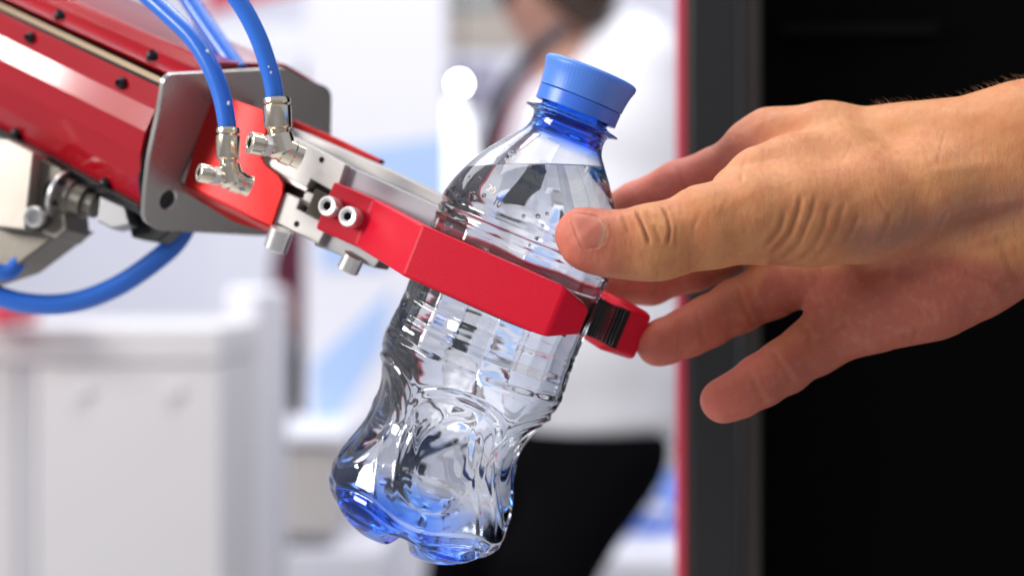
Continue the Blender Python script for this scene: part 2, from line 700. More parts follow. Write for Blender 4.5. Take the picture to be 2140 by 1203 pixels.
capo = [(-50, 75), (-50, 88.5), (-51, 90), (-60, 90.8), (-70, 92), (-80, 93.6), (-90, 96), (-98, 98.8), (-104, 100.2), (-108, 99.8), (-111, 97.5), (-113, 94), (-114.2, 88),
        (-114.5, 60), (-114.5, 4)]
Vc, F, n_, s_ = cap_mesh('bottle_cap', capo, CAP, 0.2)
inn = [(-104, 4), (-104, 74), (-98, 75)]
P_ = inn
a_ = np.arange(s_) * 2 * np.pi / s_
T_, H_ = np.meshgrid([p[0] for p in P_], a_, indexing='ij')
R_ = np.repeat(np.array([p[1] for p in P_])[:, None], s_, 1)
V2 = bgrid(T_, R_, H_).reshape(-1, 3)
F2 = gridfaces(3, s_, n_ * s_)
Vc = np.vstack([Vc, V2])
F = F + F2
F.append(tuple((n_ - 1) * s_ + j for j in range(s_)))
F.append(tuple(n_ * s_ + j for j in range(s_)))
F += [((n_ + 2) * s_ + j, (n_ + 2) * s_ + (j + 1) % s_, (j + 1) % s_, j) for j in range(s_)]
cap = pxm('bottle_cap', Vc, F, CAP, bottle, smooth=True, auto=40)
Vc, F, n_, s_ = cap_mesh('tamper_band', [(-20, 75), (-19, 87), (-20.5, 88.4), (-30, 88.4), (-40, 88.8), (-47.2, 89.2), (-48.6, 88), (-48.6, 75)], RING_CAP)
F += [((n_ - 1) * s_ + j, (n_ - 1) * s_ + (j + 1) % s_, (j + 1) % s_, j) for j in range(s_)]
pxm('tamper_band', Vc, F, RING_CAP, bottle, smooth=True, auto=40)

# ================================================================== ROBOT ARM WITH GRIPPER
robot = thing('robot_arm', 'red and grey robot arm gripping the bottle, blue air hoses on top', 'robot arm', g(-900, 0, -60))


def jaw(stations, label):
    V, F = [], []
    for (uo, no, ui, ni, v0, v1, w0, w1) in stations:
        V += [g(uo, v0, no), g(uo, v1, no), g(ui, w1, ni), g(ui, w0, ni)]
    n = len(stations)
    for i in range(n - 1):
        a = i * 4
        for j in range(4):
            k = (j + 1) % 4
            F.append((a + j, a + k, a + 4 + k, a + 4 + j))
    F.append((0, 1, 2, 3))
    F.append(tuple((n - 1) * 4 + k for k in (3, 2, 1, 0)))
    o = pxm('gripper_jaw', np.array(V), F, RED_JAW, robot, bevel=6.5, seg=4, angle=18, label=label)
    return o


B0, B1 = -30, 79
front = jaw([(-437, 50, -437, 14, B0, B1, B0, B1), (-330, 50, -312, 10, B0, B1, B0, B1),
             (-128, 225, -100, 197, B0, B1, B0, B1), (198, 225, 95, 197, B0 + 2, B1 - 1, B0, B1),
             (248, 186, 214, 152, 2, 52, B0 + 26, B1 - 14)], 'front red jaw, an angled bar bolted with two silver screws')
back = jaw([(-437, -50, -437, -14, B0, B1, B0, B1), (-330, -50, -312, -10, B0, B1, B0, B1),
            (-128, -225, -100, -197, B0, B1, B0, B1), (180, -225, 95, -197, B0, B1, B0, B1),
            (262, -196, 196, -150, B0 - 6, B1 - 8, B0 - 10, B1), (268, -180, 236, -150, B0 + 4, B1 - 16, B0 + 4, B1 - 14)], 'rear red jaw behind the bottle, its open tip showing the ribbed pad')


def pad(sgn, p0, p1, th_, par, ribs, v0, v1):
    """ribbed rubber pad between plan points p0, p1 on a jaw's inner face"""
    p0, p1 = A(*p0), A(*p1)
    d = nrm(p1 - p0)
    nn = A(-d[1], d[0])
    if nn @ (-(p0 + p1)) < 0:
        nn = -nn
    L = np.linalg.norm(p1 - p0)
    parts = []

    def blk(a, b, h0, h1, va, vb):
        c = [p0 + d * a, p0 + d * b]
        V = []
        for v in (va, vb):
            for cc, h in ((c[0], h0), (c[1], h0), (c[1], h1), (c[0], h1)):
                q = cc + nn * h
                V.append(g(q[0], v, q[1]))
        F = [(0, 1, 2, 3), (7, 6, 5, 4), (0, 4, 5, 1), (1, 5, 6, 2), (2, 6, 7, 3), (3, 7, 4, 0)]
        return np.array(V), F
    parts.append(blk(0, L, -1, th_ * 0.6, v0, v1))
    for i in range(ribs):
        a = L * (i + 0.12) / ribs
        parts.append(blk(a, a + L / ribs * 0.62, th_ * 0.55, th_, v0 + 1.5, v1 - 1.5))
    V, F = merge(parts)
    pxm('rubber_pad', V, F, RUBBER, par)


pad(1, (95, 197), (212, 153), 13, front, 12, B0 + 13, B1 - 16)
pad(-1, (100, -195), (230, -149), 12, back, 16, B0 + 6, B1 - 17)


def cap_screw(u, v, n0, n1, r, par, mt=STEEL, axis=NN, P=None, hexr=0.42):
    h = n1 - n0
    p = g(u, v, n0) if P is None else P
    prof = [(0, r * 0.98), (h - 3, r), (h - 1, r * 0.97), (h, r * 0.9), (h, r * 0.62), (h - 1.5, r * 0.58), (h - 14, r * 0.5), (h - 15, r * 0.08)]
    V, F = lathe_data(np.asarray(p, float), axis, prof, 48)
    # hexagonal socket
    u_, v_ = basis(axis)
    V = V.copy()
    for i in (5, 6):
        for j in range(48):
            a = j * 2 * math.pi / 48
            rr = r * hexr * math.cos(math.pi / 6) / math.cos(wrap(a, math.pi / 3)) * 1.1
            V[i * 48 + j] = np.asarray(p) + nrm(axis) * prof[i][0] + rr * (math.cos(a) * u_ + math.sin(a) * v_)
    o = pxm('cap_screw', V, F, mt, par, smooth=True, auto=30)
    o.data.materials.append(HOLE)
    for f in o.data.polygons:
        if min(f.vertices) >= 5 * 48:
            f.material_index = 1
    return o


def uvn(px, py, n):
    p = hit(px, py, OJ + NN * n, NN) - OJ
    return p @ UU, p @ VV


for sx, sy in ((683, 430), (726, 452)):
    u, v = uvn(sx, sy, 84)
    cap_screw(u, v, 50, 84, 22, front)


def gp(name, pts, n, depth, m, parent=robot, **k):
    return plate(name, pts, OJ + NN * n, NN, depth, m, parent, **k)


# body of the parallel gripper: face with a stepped slot, slide block in it
gb1 = gp('gripper_body', [(608, 283), (722, 344), (703, 404), (650, 374), (640, 392), (612, 378), (566, 350), (562, 340)], 30, 150, ALU, bevel=2.5,
   label='upper half of the aluminium gripper body')
gb2 = gp('gripper_body', [(598, 402), (628, 416), (620, 436), (668, 462), (686, 470), (665, 510), (572, 462), (560, 455)], 30, 150, ALU, bevel=2.5,
   label='lower half of the aluminium gripper body')
gp('guide_slot', [(560, 345), (650, 368), (710, 400), (690, 475), (620, 440), (560, 420)], -6, 110, DARK_SLOT, bevel=2)
gp('slide_block', [(660, 392), (716, 420), (693, 480), (636, 450)], 22, 60, DARK_SLOT, bevel=2)
gp('slide_block', [(640, 398), (668, 412), (656, 440), (628, 424)], 12, 30, ALU, bevel=1.5)
gp('slide_rod', [(572, 348), (648, 384), (640, 402), (566, 366)], 16, 30, STEEL, bevel=3)
for hx, hy, ob in ((672, 334, gb1), (620, 468, gb2)):
    u, v = uvn(hx, hy, 30)
    V, F = lathe_data(g(u, v, 30) - NN * 30, NN, [(0, 7), (34, 7)], 24)
    cut(ob, V, F)
    lathe('pin_hole_shade', g(u, v, 5), NN, [(0, 6.9), (2, 6.9)], HOLE, ob, seg=24)  # dark disc at the bottom, shade put in as colour

# fingers that carry the two jaws
gp('gripper_finger', [(722, 344), (935, 440), (925, 475), (900, 480), (790, 440), (700, 405)], 6, 70, FINGER, bevel=3, label='rear grey finger running behind the bottle')
gp('gripper_finger', [(668, 478), (700, 480), (800, 535), (782, 560), (655, 512)], 12, 70, ALU_DARK, bevel=3, label='front grey finger below the red jaw')
gp('cover_strip', [(612, 250), (640, 262), (700, 287), (795, 333), (792, 342), (700, 305), (610, 268)], -130, 26, RED_SHEET, bevel=2, label='thin dark red strip above the gripper')
gp('top_plate', [(612, 268), (800, 350), (930, 412), (925, 436), (720, 344), (606, 284)], -28, 90, ALU, bevel=2)

# red sheet bracket, folded
def sheet(name, pts, th_, m, parent=robot, faces=None, **k):
    V = np.array([g(*uvn(x_, y_, n_), n_) for x_, y_, n_ in pts])
    o = pxm(name, V, faces or [tuple(range(len(pts)))], m, parent, fix=False, **k)
    s = o.modifiers.new('thick', 'SOLIDIFY')
    s.thickness = th_ * PX
    s.offset = 0
    b = o.modifiers.new('bevel', 'BEVEL')
    b.width = 2 * PX
    b.segments = 2
    b.harden_normals = True
    b.angle_limit = math.radians(25)
    o.data.shade_smooth()
    return o


sheet('bracket', [(387, 384, 10), (434, 225, 10), (452, 196, 10), (502, 213, 34), (552, 231, 34), (560, 262, 34), (548, 330, 34), (556, 345, 34), (583, 366, 34),
                  (594, 385, 34), (593, 404, 34), (570, 474, 34), (530, 456, 34), (497, 437, 34)], 10, RED_SHEET,
      faces=[(0, 1, 2, 3, 13), (3, 4, 5, 6, 7, 8, 9, 10, 11, 12, 13)], label='red folded sheet bracket between end plate and gripper')
sheet('bracket_lip', [(387, 384, 10), (497, 437, 34), (530, 456, 34), (570, 474, 34), (566, 484, -20), (490, 462, -20), (386, 398, -20)], 8, RED_SHEET,
      faces=[(0, 1, 2, 3, 4, 5, 6)])
# silver bolts under the body
for (x0, y0, x1, y1, r) in ((590, 478, 575, 522, 26), (742, 532, 726, 566, 24)):
    p0, p1 = at(x0, y0, -100), at(x1, y1, -110)
    L = np.linalg.norm(p1 - p0)
    lathe('bolt_head', p0, p1 - p0, [(0, r * 0.7), (2, r), (L - 3, r), (L, r * 0.9), (L, r * .55), (L - 8, r * .5), (L - 8, .5)], STEEL, robot)

for par_, sg_ in ((front, 1), (back, -1)):
    pts_ = [(-165, 118), (-97, 196), (97, 196), (150, 176)]
    pp = []
    for (a_u, a_n), (b_u, b_n) in zip(pts_[:-1], pts_[1:]):
        Vq = []
        for v_ in (B0 - 3, B1 - 26):
            for (u_, n_), o_ in (((a_u, a_n), 2), ((b_u, b_n), 2), ((b_u, b_n), -3.5), ((a_u, a_n), -3.5)):
                Vq.append(g(u_, v_, (n_ + o_) * sg_))
        pp.append((np.array(Vq), [(0, 1, 2, 3), (7, 6, 5, 4), (0, 4, 5, 1), (1, 5, 6, 2), (2, 6, 7, 3), (3, 7, 4, 0)]))
    Vq, Fq = merge(pp)
    pxm('rubber_liner', Vq, Fq, RUBBER, par_)

# ---- air fittings
def fitting(top, mid, elbow, screw, r, c, label):
    """a straight nickel push-in collar, an elbow below and a slotted adjusting screw to the left"""
    a, b, e, s = at(*top, c), at(*mid, c), at(*elbow, c), at(*screw, c + 36)
    ax = b - a
    L = np.linalg.norm(ax)
    f = lathe('air_fitting', a + nrm(ax) * 16, ax, [(0, r * .8), (1, r), (5, r * 1.02), (L - 24, r), (L - 20, r * .96), (L - 17, r * .8), (L - 8, r * .72), (L + 18, r * .72)], CHROME, robot, label=label)
    lathe('collar', a, ax, [(0, r * .72), (0, r * .95), (3, r * 1.0), (11, r * 1.0), (13, r * .9), (15, r * .78), (19, r * .76)], CHROME, f)
    V, F = lathe_data(b + nrm(ax) * 8, e - b, [(0, r * .8), (4, r * 1.02), (np.linalg.norm(e - b), r * 1.06), (np.linalg.norm(e - b) + 6, r * 0.9), (np.linalg.norm(e - b) + 9, r * .6)], 32)
    V2, F2 = lathe_data(e + nrm(e - s) * 24, s - e, [(0, r * .5), (4, r * .78), (40, r * .78), (44, r * .66), (np.linalg.norm(s - e) + 6, r * .66)], 32)
    V3, F3 = lathe_data(e - nrm(A(1, .4, -.45)) * 4, A(1, .4, -.45), [(0, r * .8), (3, r * 1.0), (24, r * 1.0), (27, r * .92), (44, r * .92)], 32)
    V, F = merge([(V, F), (V2, F2), (V3, F3)])
    pxm('elbow', V, F, CHROME, f, smooth=True, auto=35)
    sd = s - e
    # hex nut and round knob with a slot
    V, F = lathe_data(e + sd * 0.45, sd, [(0, r * .72), (2, r * .84), (14, r * .84), (16, r * .72)], 6)
    pxm('hex_nut', V, F, STEEL, f, bevel=1.5)
    R = r * .80
    V, F = lathe_data(e + sd * 0.75, sd, [(0, R * .9), (2, R), (24, R), (26, R * .95), (27.5, R * .8), (27.5, R * .5), (25, R * .45), (20, R * .42), (20, R * .05)], 40)
    kn = pxm('adjusting_screw', V, F, CHROME, f, smooth=True, auto=30)
    kn.data.materials.append(HOLE)
    for q_ in kn.data.polygons:
        if min(q_.vertices) >= 6 * 40:
            q_.material_index = 1
    return f


fitting((477, 267), (477, 335), (486, 375), (424, 362), 25, -30, 'lower left air fitting with its blue hose')
fitting((578, 205), (581, 272), (592, 312), (530, 300), 29, 20, 'upper right air fitting with its blue hose')
# ---- hoses
h1 = tube('air_hose', [at(180, -150, -150), at(270, -45, -130), at(345, 25, -90), at(402, 80, -60), at(440, 140, -42), at(463, 200, -34), at(474, 255, -30), at(477, 292, -30)], 19.5, HOSE, robot, label='front blue hose curving into the left fitting')
h2 = tube('air_hose', [at(330, -190, 0), at(440, -70, 10), at(500, 5, 15), at(536, 70, 18), at(558, 130, 20), at(571, 180, 20), at(577, 232, 20)], 19, HOSE, robot, label='blue hose into the right fitting')
tube('air_hose', [at(300, -150, -480), at(370, -40, -460), at(412, 25, -420), at(450, 80, -380), at(500, 150, -330)], 22, HOSE, robot, label='blurred blue hose at the back')
tube('air_hose', [at(-120, 560, -490), at(-20, 612, -490), at(60, 634, -490), at(150, 632, -490), at(240, 600, -490), at(320, 548, -490), at(372, 500, -495), at(400, 440, -500), at(400, 380, -510)], 25, HOSE, robot, label='lower blue hose looping under the arm')
tube('air_hose', [at(-150, 470, -440), at(-70, 540, -440), at(-10, 566, -440), at(22, 566, -445), at(45, 535, -455)], 20, HOSE, robot, label='short blue hose at the left edge below the arm')


def dots(h, P, c, offs, size):
    for (x_, y_) in offs:
        V, F = ico(size, 2)
        pxm('print_mark', V * [1.0, 1.3, .35] + at(x_, y_, c), F, MARK, h, smooth=True)


dots(h1, None, -32, [(433, 110)], 5)
dots(h1, None, -14, [(478, 216)], 3.5)
dots(h2, None, 38, [(561, 140), (566, 152)], 3)

# ---- end plate and arm body (their own direction: the arm comes from behind on the left)
AD = nrm(A(0.74, 0.36, 0.57))
OP = at(470, 320, -340)
PB = OP - AD * 30


def ap(name, pts, depth, m, o=OP, parent=robot, **k):
    return plate(name, pts, o, AD, depth, m, parent, **k)


def rounded(pts, r=14, n=5):
    out = []
    P = np.array(pts, float)
    m_ = len(P)
    for i in range(m_):
        a, b, c = P[i - 1], P[i], P[(i + 1) % m_]
        d1, d2 = nrm(a - b), nrm(c - b)
        rr = min(r, np.linalg.norm(a - b) * .45, np.linalg.norm(c - b) * .45)
        p0, p1 = b + d1 * rr, b + d2 * rr
        for s in range(n + 1):
            t = s / n
            out.append(tuple((1 - t) ** 2 * p0 + 2 * t * (1 - t) * b + t * t * p1))
    return out


epl = ap('end_plate', rounded([(345, 156), (600, 143), (640, 168), (694, 184), (690, 480), (556, 494), (330, 482), (300, 462), (304, 400), (312, 330), (332, 240)], 22), 15, PLATE, bevel=2.5)
ph = hit(352, 418, OP, AD)
V, F = lathe_data(ph - AD * 60, AD, [(0, 21), (56, 21), (59.5, 24), (62, 26)], 40)
cut(epl, V, F)
lathe('hole_shade_disc', ph - AD * 24, AD, [(0, 20.5), (10, 20.5)], HOLE, epl)  # dark disc that makes the bolt hole look shaded inside
# core and covers run back from the plate
LEN = 1500
ap('arm_core', [(352, 172), (620, 180), (670, 260), (660, 440), (540, 470), (345, 440), (318, 400), (318, 330), (326, 270), (344, 210)], LEN, BLACK_MET, o=PB, bevel=2)
cov = ap('arm_cover', [(338, 184), (324, 230), (303, 276), (293, 322), (293, 378), (303, 436), (316, 438), (308, 380), (308, 330), (318, 285), (338, 235), (350, 188)], LEN, RED_PAINT, o=PB, bevel=2.2, angle=6,
         label='lower red side cover of the arm, glossy with bolts along both edges')
cov2 = ap('arm_cover', [(352, 152), (430, 156), (440, 128), (600, 136), (676, 180), (640, 210), (430, 190), (360, 165)], LEN, RED_PAINT, o=PB, bevel=6, label='upper red cover of the arm')
ap('rail', [(338, 176), (348, 180), (352, 172), (344, 166)], LEN, TAN, o=PB)
ap('edge_seal', [(289, 432), (296, 452), (330, 452), (330, 430), (305, 428)], LEN, BLACK_MET, o=PB, bevel=3)
ap('cover_gasket', [(339, 184), (331, 232), (313, 282), (298, 332), (294, 378), (300, 438), (318, 440), (318, 380), (320, 335), (330, 285), (346, 235), (350, 188)], 10, BLACK_MET, o=OP - AD * 26)


def on_cover(px, py, edge0, edge1):
    """point on the facet of the cover that spans section points edge0-edge1"""
    a = hit(*edge0, PB, AD)
    b = hit(*edge1, PB, AD)
    n = nrm(np.cross(AD, b - a))
    if n[2] < 0:
        n = -n
    return hit(px, py, a, n), n


for (x_, y_, e0, e1, c_) in ((257, 175, (338, 184), (324, 230), cov), (66, 80, (338, 184), (324, 230), cov), (224, 381, (293, 378), (303, 436), cov), (38, 277, (293, 378), (303, 436), cov),
                             (318, 121, (352, 152), (440, 128), cov2), (125, 36, (352, 152), (440, 128), cov2)):
    p, n = on_cover(x_, y_, e0, e1)
    V, F = lathe_data(p - n * 3, n, [(0, 13), (4, 14), (10, 13.5), (16, 11), (19, 7), (20, 6), (14, 5), (14, .1)], 28)
    pxm('cover_bolt', V, F, BLACK_MET, c_, smooth=True, auto=40)

# ---- machinery under the arm at the left
CB = -420
OLIVE = mat('worn_warm_grey_metal', (0.50, 0.46, 0.40), 0.4, metal=0.5, noise=0.25, nscale=40, bump=0.1)
OLIVE_D = mat('olive_grey_metal', (0.20, 0.185, 0.155), 0.35, metal=0.6, noise=0.25, nscale=40, bump=0.1)
NB = nrm(A(-.25, -.1, 1))


def lp(name, pts, c, depth, m, **k):
    return plate(name, pts, at(100, 400, c), NB, depth, m, robot, **k)


lp('bearing_block', [(14, 290), (70, 318), (52, 480), (-40, 470), (-60, 290)], CB + 60, 120, OLIVE, bevel=4, label='pale aluminium block under the arm')
lp('bearing_block', [(60, 318), (128, 352), (140, 480), (118, 500), (44, 478)], CB + 20, 110, OLIVE_D, bevel=4)
lp('lower_arm', [(-60, 470), (44, 478), (118, 480), (150, 470), (110, 500), (70, 530), (30, 560), (-60, 590)], CB - 10, 120, OLIVE_D, bevel=8, label='grey lower link of the arm')
ax = nrm(A(.93, .3, .25))
lathe('bearing', at(118, 402, CB), ax, [(0, 40), (4, 52), (14, 54), (22, 54), (24, 46), (50, 46), (58, 40), (84, 40), (86, 30), (110, 30)], OLIVE_D, robot)
lathe('bearing_ring', at(126, 406, CB + 12), ax, [(0, 36), (0, 58), (9, 58), (9, 36)], STEEL, robot)
lathe('spring_collar', at(120, 402, CB + 40), nrm(A(.3, .1, 1)), [(0, 32), (10, 32), (12, 22), (6, 18), (6, .1)], BLACK_MET, robot)
for x_, y_, c_ in ((70, 453, CB + 62), (238, 452, CB + 30)):
    lathe('socket_bolt', at(x_, y_, c_), nrm(A(-.1, .1, 1)), [(-20, 25), (0, 25), (4, 21), (4, 15), (-8, 13), (-8, .1)], STEEL, robot)
lp('clevis', [(208, 408), (262, 432), (272, 470), (232, 478), (202, 462)], CB + 20, 60, ALU_DARK, bevel=5)
lp('black_bracket', [(120, 350), (300, 440), (360, 480), (330, 505), (275, 496), (262, 440), (190, 410), (120, 385)], CB - 30, 60, BLACK_MET, bevel=4)  # black plate running below the arm

# ================================================================== HAND
def capsule_sdf(X, Y, Z, a, b, ra, rb):
    ab = b - a
    L2 = (ab @ ab) + 1e-9
    t = ((X - a[0]) * ab[0] + (Y - a[1]) * ab[1] + (Z - a[2]) * ab[2]) / L2
    t = np.clip(t, 0, 1)
    dx = X - (a[0] + t * ab[0])
    dy = Y - (a[1] + t * ab[1])
    dz = Z - (a[2] + t * ab[2])
    return np.sqrt(dx * dx + dy * dy + dz * dz) - (ra + (rb - ra) * t)


class Field:
    def __init__(self, lo, hi, vox):
        self.lo = np.asarray(lo, float)
        self.vox = vox
        self.n = np.ceil((np.asarray(hi, float) - self.lo) / vox).astype(int)
        self.ax = [self.lo[i] + np.arange(self.n[i]) * vox for i in range(3)]
        self.f = np.full(self.n, 400.0 * vox, np.float32)

    def add(self, prims, k_in, k_out, sub=False):
        """prims: (p0, p1, r0, r1); blended inside with k_in and then joined with k_out"""
        allp = np.array([p for q in prims for p in (q[0], q[1])])
        rm = max(max(q[2], q[3]) for q in prims) + k_out + 4 * self.vox
        i0 = np.clip(((allp.min(0) - rm - self.lo) / self.vox).astype(int), 0, self.n)
        i1 = np.clip(((allp.max(0) + rm - self.lo) / self.vox).astype(int) + 2, 0, self.n)
        sl = tuple(slice(a, b) for a, b in zip(i0, i1))
        X = self.ax[0][sl[0]][:, None, None].astype(np.float32)
        Y = self.ax[1][sl[1]][None, :, None].astype(np.float32)
        Z = self.ax[2][sl[2]][None, None, :].astype(np.float32)
        d = None
        for a, b, ra, rb in prims:
            e = capsule_sdf(X, Y, Z, np.asarray(a, float), np.asarray(b, float), ra, rb)
            d = e if d is None else smin(d, e, k_in)
        if sub:
            self.f[sl] = -smin(-self.f[sl], d, k_out)
        else:
            self.f[sl] = smin(self.f[sl], d, k_out)

    def mesh(self):
        gr = openvdb.FloatGrid(3.0 * self.vox)
        gr.copyFromArray(np.clip(self.f, -3 * self.vox, 3 * self.vox))
        P, Q = gr.convertToQuads(isovalue=0.0)
        P = np.asarray(P, float) * self.vox + self.lo
        Q = np.asarray(Q)[:, ::-1]
        # keep outward orientation
        c = P[Q].mean(1)
        nn = np.cross(P[Q[:, 1]] - P[Q[:, 0]], P[Q[:, 2]] - P[Q[:, 0]])
        if np.einsum('ij,ij->i', c - P.mean(0), nn).sum() < 0:
            Q = Q[:, ::-1]
        return P, Q

    def sample(self, P):
        q = (P - self.lo) / self.vox
        i = np.clip(np.floor(q).astype(int), 0, self.n - 2)
        t = q - i
        o = 0
        for a in (0, 1):
            for b in (0, 1):
                for c in (0, 1):
                    wgt = (t[:, 0] if a else 1 - t[:, 0]) * (t[:, 1] if b else 1 - t[:, 1]) * (t[:, 2] if c else 1 - t[:, 2])
                    o = o + wgt * self.f[i[:, 0] + a, i[:, 1] + b, i[:, 2] + c]
        return o

    def normal(self, P):
        h = self.vox
        N = np.stack([self.sample(P + h * e) - self.sample(P - h * e) for e in np.eye(3)], 1)
        return N / (np.linalg.norm(N, axis=1)[:, None] + 1e-9)


def smin(a, b, k):
    h = np.maximum(k - np.abs(a - b), 0) / k
    return np.minimum(a, b) - h * h * k * 0.25


def chain(*pts):
    """(px, py, c, r) stations seen in the photograph -> capsules"""
    out = []
    for p, q in zip(pts[:-1], pts[1:]):
        out.append((at(*p[:3]), at(*q[:3]), p[3] * (DP - p[2]) / DP, q[3] * (DP - q[2]) / DP))
    return out


H = Field(at(1085, 60, 0) - A(0, 0, 330), A(1640, 420, 400), 3.6)
# wrist and forearm
H.add(chain((2900, 200, 60, 200), (2400, 262, 50, 140), (2140, 310, 40, 128), (2020, 330, 30, 118))
      + chain((2900, 420, 60, 200), (2400, 420, 50, 145), (2150, 450, 40, 134), (2030, 500, 40, 138)), 60, 30)
# metacarpals
H.add(chain((2060, 335, 20, 118), (1900, 325, -5, 101), (1720, 308, -50, 86), (1610, 318, -85, 82), (1570, 330, -100, 70))
      + chain((2060, 380, 10, 110), (1850, 390, -40, 100), (1650, 400, -115, 78))
      + chain((2060, 450, 10, 115), (1880, 480, -30, 105), (1700, 545, -95, 80))
      + chain((2060, 500, 20, 120), (1930, 560, 0, 122), (1840, 608, -20, 104), (1775, 650, -50, 82)), 46, 50)
# heel of the palm, little-finger side, and the ball of the thumb
H.add(chain((2020, 560, 40, 108), (1930, 600, 30, 106), (1830, 640, -10, 84)), 30, 46)
H.add(chain((2070, 390, 70, 116), (1930, 415, 105, 110), (1800, 437, 140, 106), (1690, 450, 170, 97), (1610, 458, 188, 88)), 40, 40)
# web between thumb and index finger
H.add(chain((1760, 360, 60, 95), (1650, 372, 80, 84), (1585, 382, 105, 68), (1535, 398, 135, 50)), 30, 46)
# thumb
H.add(chain((1640, 448, 186, 94), (1560, 455, 205, 92), (1480, 474, 224, 85), (1385, 503, 238, 76), (1350, 507, 242, 74), (1270, 507, 250, 63), (1226, 498, 254, 58), (1215, 486, 252, 50)), 22, 30)
H.add(chain((1310, 520, 225, 58), (1240, 515, 225, 50)), 10, 26)
# index, middle, ring and little finger
H.add(chain((1580, 345, -100, 66), (1500, 362, -135, 56), (1420, 390, -165, 54), (1330, 432, -200, 51), (1260, 465, -235, 48), (1200, 480, -262, 42)), 14, 24)
H.add(chain((1660, 440, -120, 66), (1560, 498, -165, 55), (1450, 552, -205, 54), (1360, 585, -232, 51), (1290, 592, -250, 46), (1240, 590, -262, 40)), 14, 22)
H.add(chain((1700, 560, -95, 72), (1610, 604, -110, 60), (1540, 640, -112, 57), (1480, 672, -108, 52), (1440, 692, -104, 51), (1385, 715, -100, 47), (1374, 720, -98, 45)), 14, 22)
H.add(chain((1780, 665, -50, 78), (1700, 725, -48, 60), (1640, 765, -36, 57), (1590, 796, -26, 54), (1545, 822, -18, 48), (1512, 836, -14, 43), (1508, 838, -14, 42)), 14, 22)
HV, HQ = H.mesh()
HN = H.normal(HV)
proj = np.stack([HV[:, 0] * DP / (DP - HV[:, 2]) + CX, HV[:, 1] * DP / (DP - HV[:, 2]) + CY], 1)
frontal = np.clip(HN[:, 2] * 1.6 + 0.3, 0, 1)
disp = np.zeros(len(HV))


def seg_dist(P, pts):
    pts = np.asarray(pts, float)
    best = np.full(len(P), 1e9)
    along = np.zeros(len(P))
    L = np.r_[0, np.cumsum(np.linalg.norm(np.diff(pts, axis=0), axis=1))]
    for i in range(len(pts) - 1):
        a, b = pts[i], pts[i + 1]
        ab = b - a
        t = np.clip(((P - a) @ ab) / (ab @ ab), 0, 1)
        d = np.linalg.norm(P - (a + t[:, None] * ab), axis=1)
        m_ = d < best
        best[m_] = d[m_]
        along[m_] = ((L[i] + t * np.linalg.norm(ab)) / L[-1])[m_]
    return best, along


CREASES = [  # points, depth, width, lowest c
    ([(1330, 436), (1334, 452), (1344, 472), (1358, 510)], 6.0, 3.8, 200), ([(1384, 428), (1395, 455), (1400, 480), (1396, 512)], 4.2, 3.8, 200),
    ([(1367, 470), (1374, 490), (1380, 508)], 2.2, 4, 200), ([(1301, 450), (1308, 468), (1314, 488)], 2.0, 4, 200),
    ([(1352, 440), (1362, 462)], 1.4, 4, 200), ([(1420, 420), (1428, 450)], 1.2, 4, 200),
    ([(1676, 405), (1668, 440), (1650, 485), (1612, 531)], 3.0, 5.5, 120), ([(1706, 405), (1694, 450), (1668, 505), (1634, 543)], 2.7, 5.5, 120),
    ([(1735, 420), (1722, 470), (1696, 520), (1664, 548)], 2.2, 6, 110), ([(1765, 420), (1750, 470), (1727, 515), (1700, 545)], 1.8, 6, 100),
    ([(1795, 445), (1780, 480), (1760, 515)], 2.2, 6, 100), ([(1640, 440), (1628, 480), (1600, 515)], 2.6, 6, 120),
    ([(1865, 440), (1850, 480), (1835, 510)], 1.5, 6, 80), ([(1900, 430), (1888, 470)], 1.2, 5, 60),
    ([(2135, 440), (2060, 452), (2000, 470), (1950, 500), (1900, 540)], 3.0, 13, 20),
    ([(1690, 742), (1730, 700), (1775, 668)], 1.8, 7, -150), ([(1640, 640), (1690, 690), (1700, 740)], 1.6, 7, -150), ([(1790, 570), (1760, 640), (1745, 700)], 1.6, 9, -150),
    ([(1540, 592), (1556, 640), (1580, 684)], 1.6, 6, -220), ([(1450, 640), (1463, 690), (1478, 724)], 1.4, 6, -220),
    ([(1610, 730), (1640, 768), (1660, 808)], 1.8, 6, -160), ([(1560, 770), (1583, 810), (1600, 845)], 1.4, 6, -160),
    ([(1410, 345), (1422, 380), (1440, 410)], 1.5, 6, -260),
    ([(2010, 560), (2070, 590), (2120, 610)], 2.2, 7, -50), ([(2090, 500), (2110, 560), (2135, 590)], 1.2, 7, -50),
]
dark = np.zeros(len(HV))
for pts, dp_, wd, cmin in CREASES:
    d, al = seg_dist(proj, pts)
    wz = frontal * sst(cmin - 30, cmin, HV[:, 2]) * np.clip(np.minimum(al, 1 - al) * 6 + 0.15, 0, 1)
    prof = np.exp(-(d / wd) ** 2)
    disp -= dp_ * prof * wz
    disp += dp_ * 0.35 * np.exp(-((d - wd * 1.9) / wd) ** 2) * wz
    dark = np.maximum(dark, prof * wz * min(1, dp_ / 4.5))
for k_ in range(46):            # many short faint skin folds across thumb, palm and wrist
    cx_, cy_ = rng.uniform(1290, 2120), rng.uniform(300, 740)
    an_ = rng.normal(1.75, 0.35)
    ln_ = rng.uniform(14, 46)
    d_ = A(math.cos(an_), math.sin(an_)) * ln_
    CREASES_EXTRA = [A(cx_, cy_) - d_, A(cx_, cy_) + A(rng.uniform(-5, 5), 0), A(cx_, cy_) + d_]
    dd_, al2 = seg_dist(proj, CREASES_EXTRA)
    wv = frontal * np.clip(np.minimum(al2, 1 - al2) * 5, 0, 1)
    disp -= rng.uniform(0.5, 1.3) * np.exp(-(dd_ / rng.uniform(2.5, 4.5)) ** 2) * wv
    dark = np.maximum(dark, 0.22 * np.exp(-(dd_ / 3.0) ** 2) * wv)
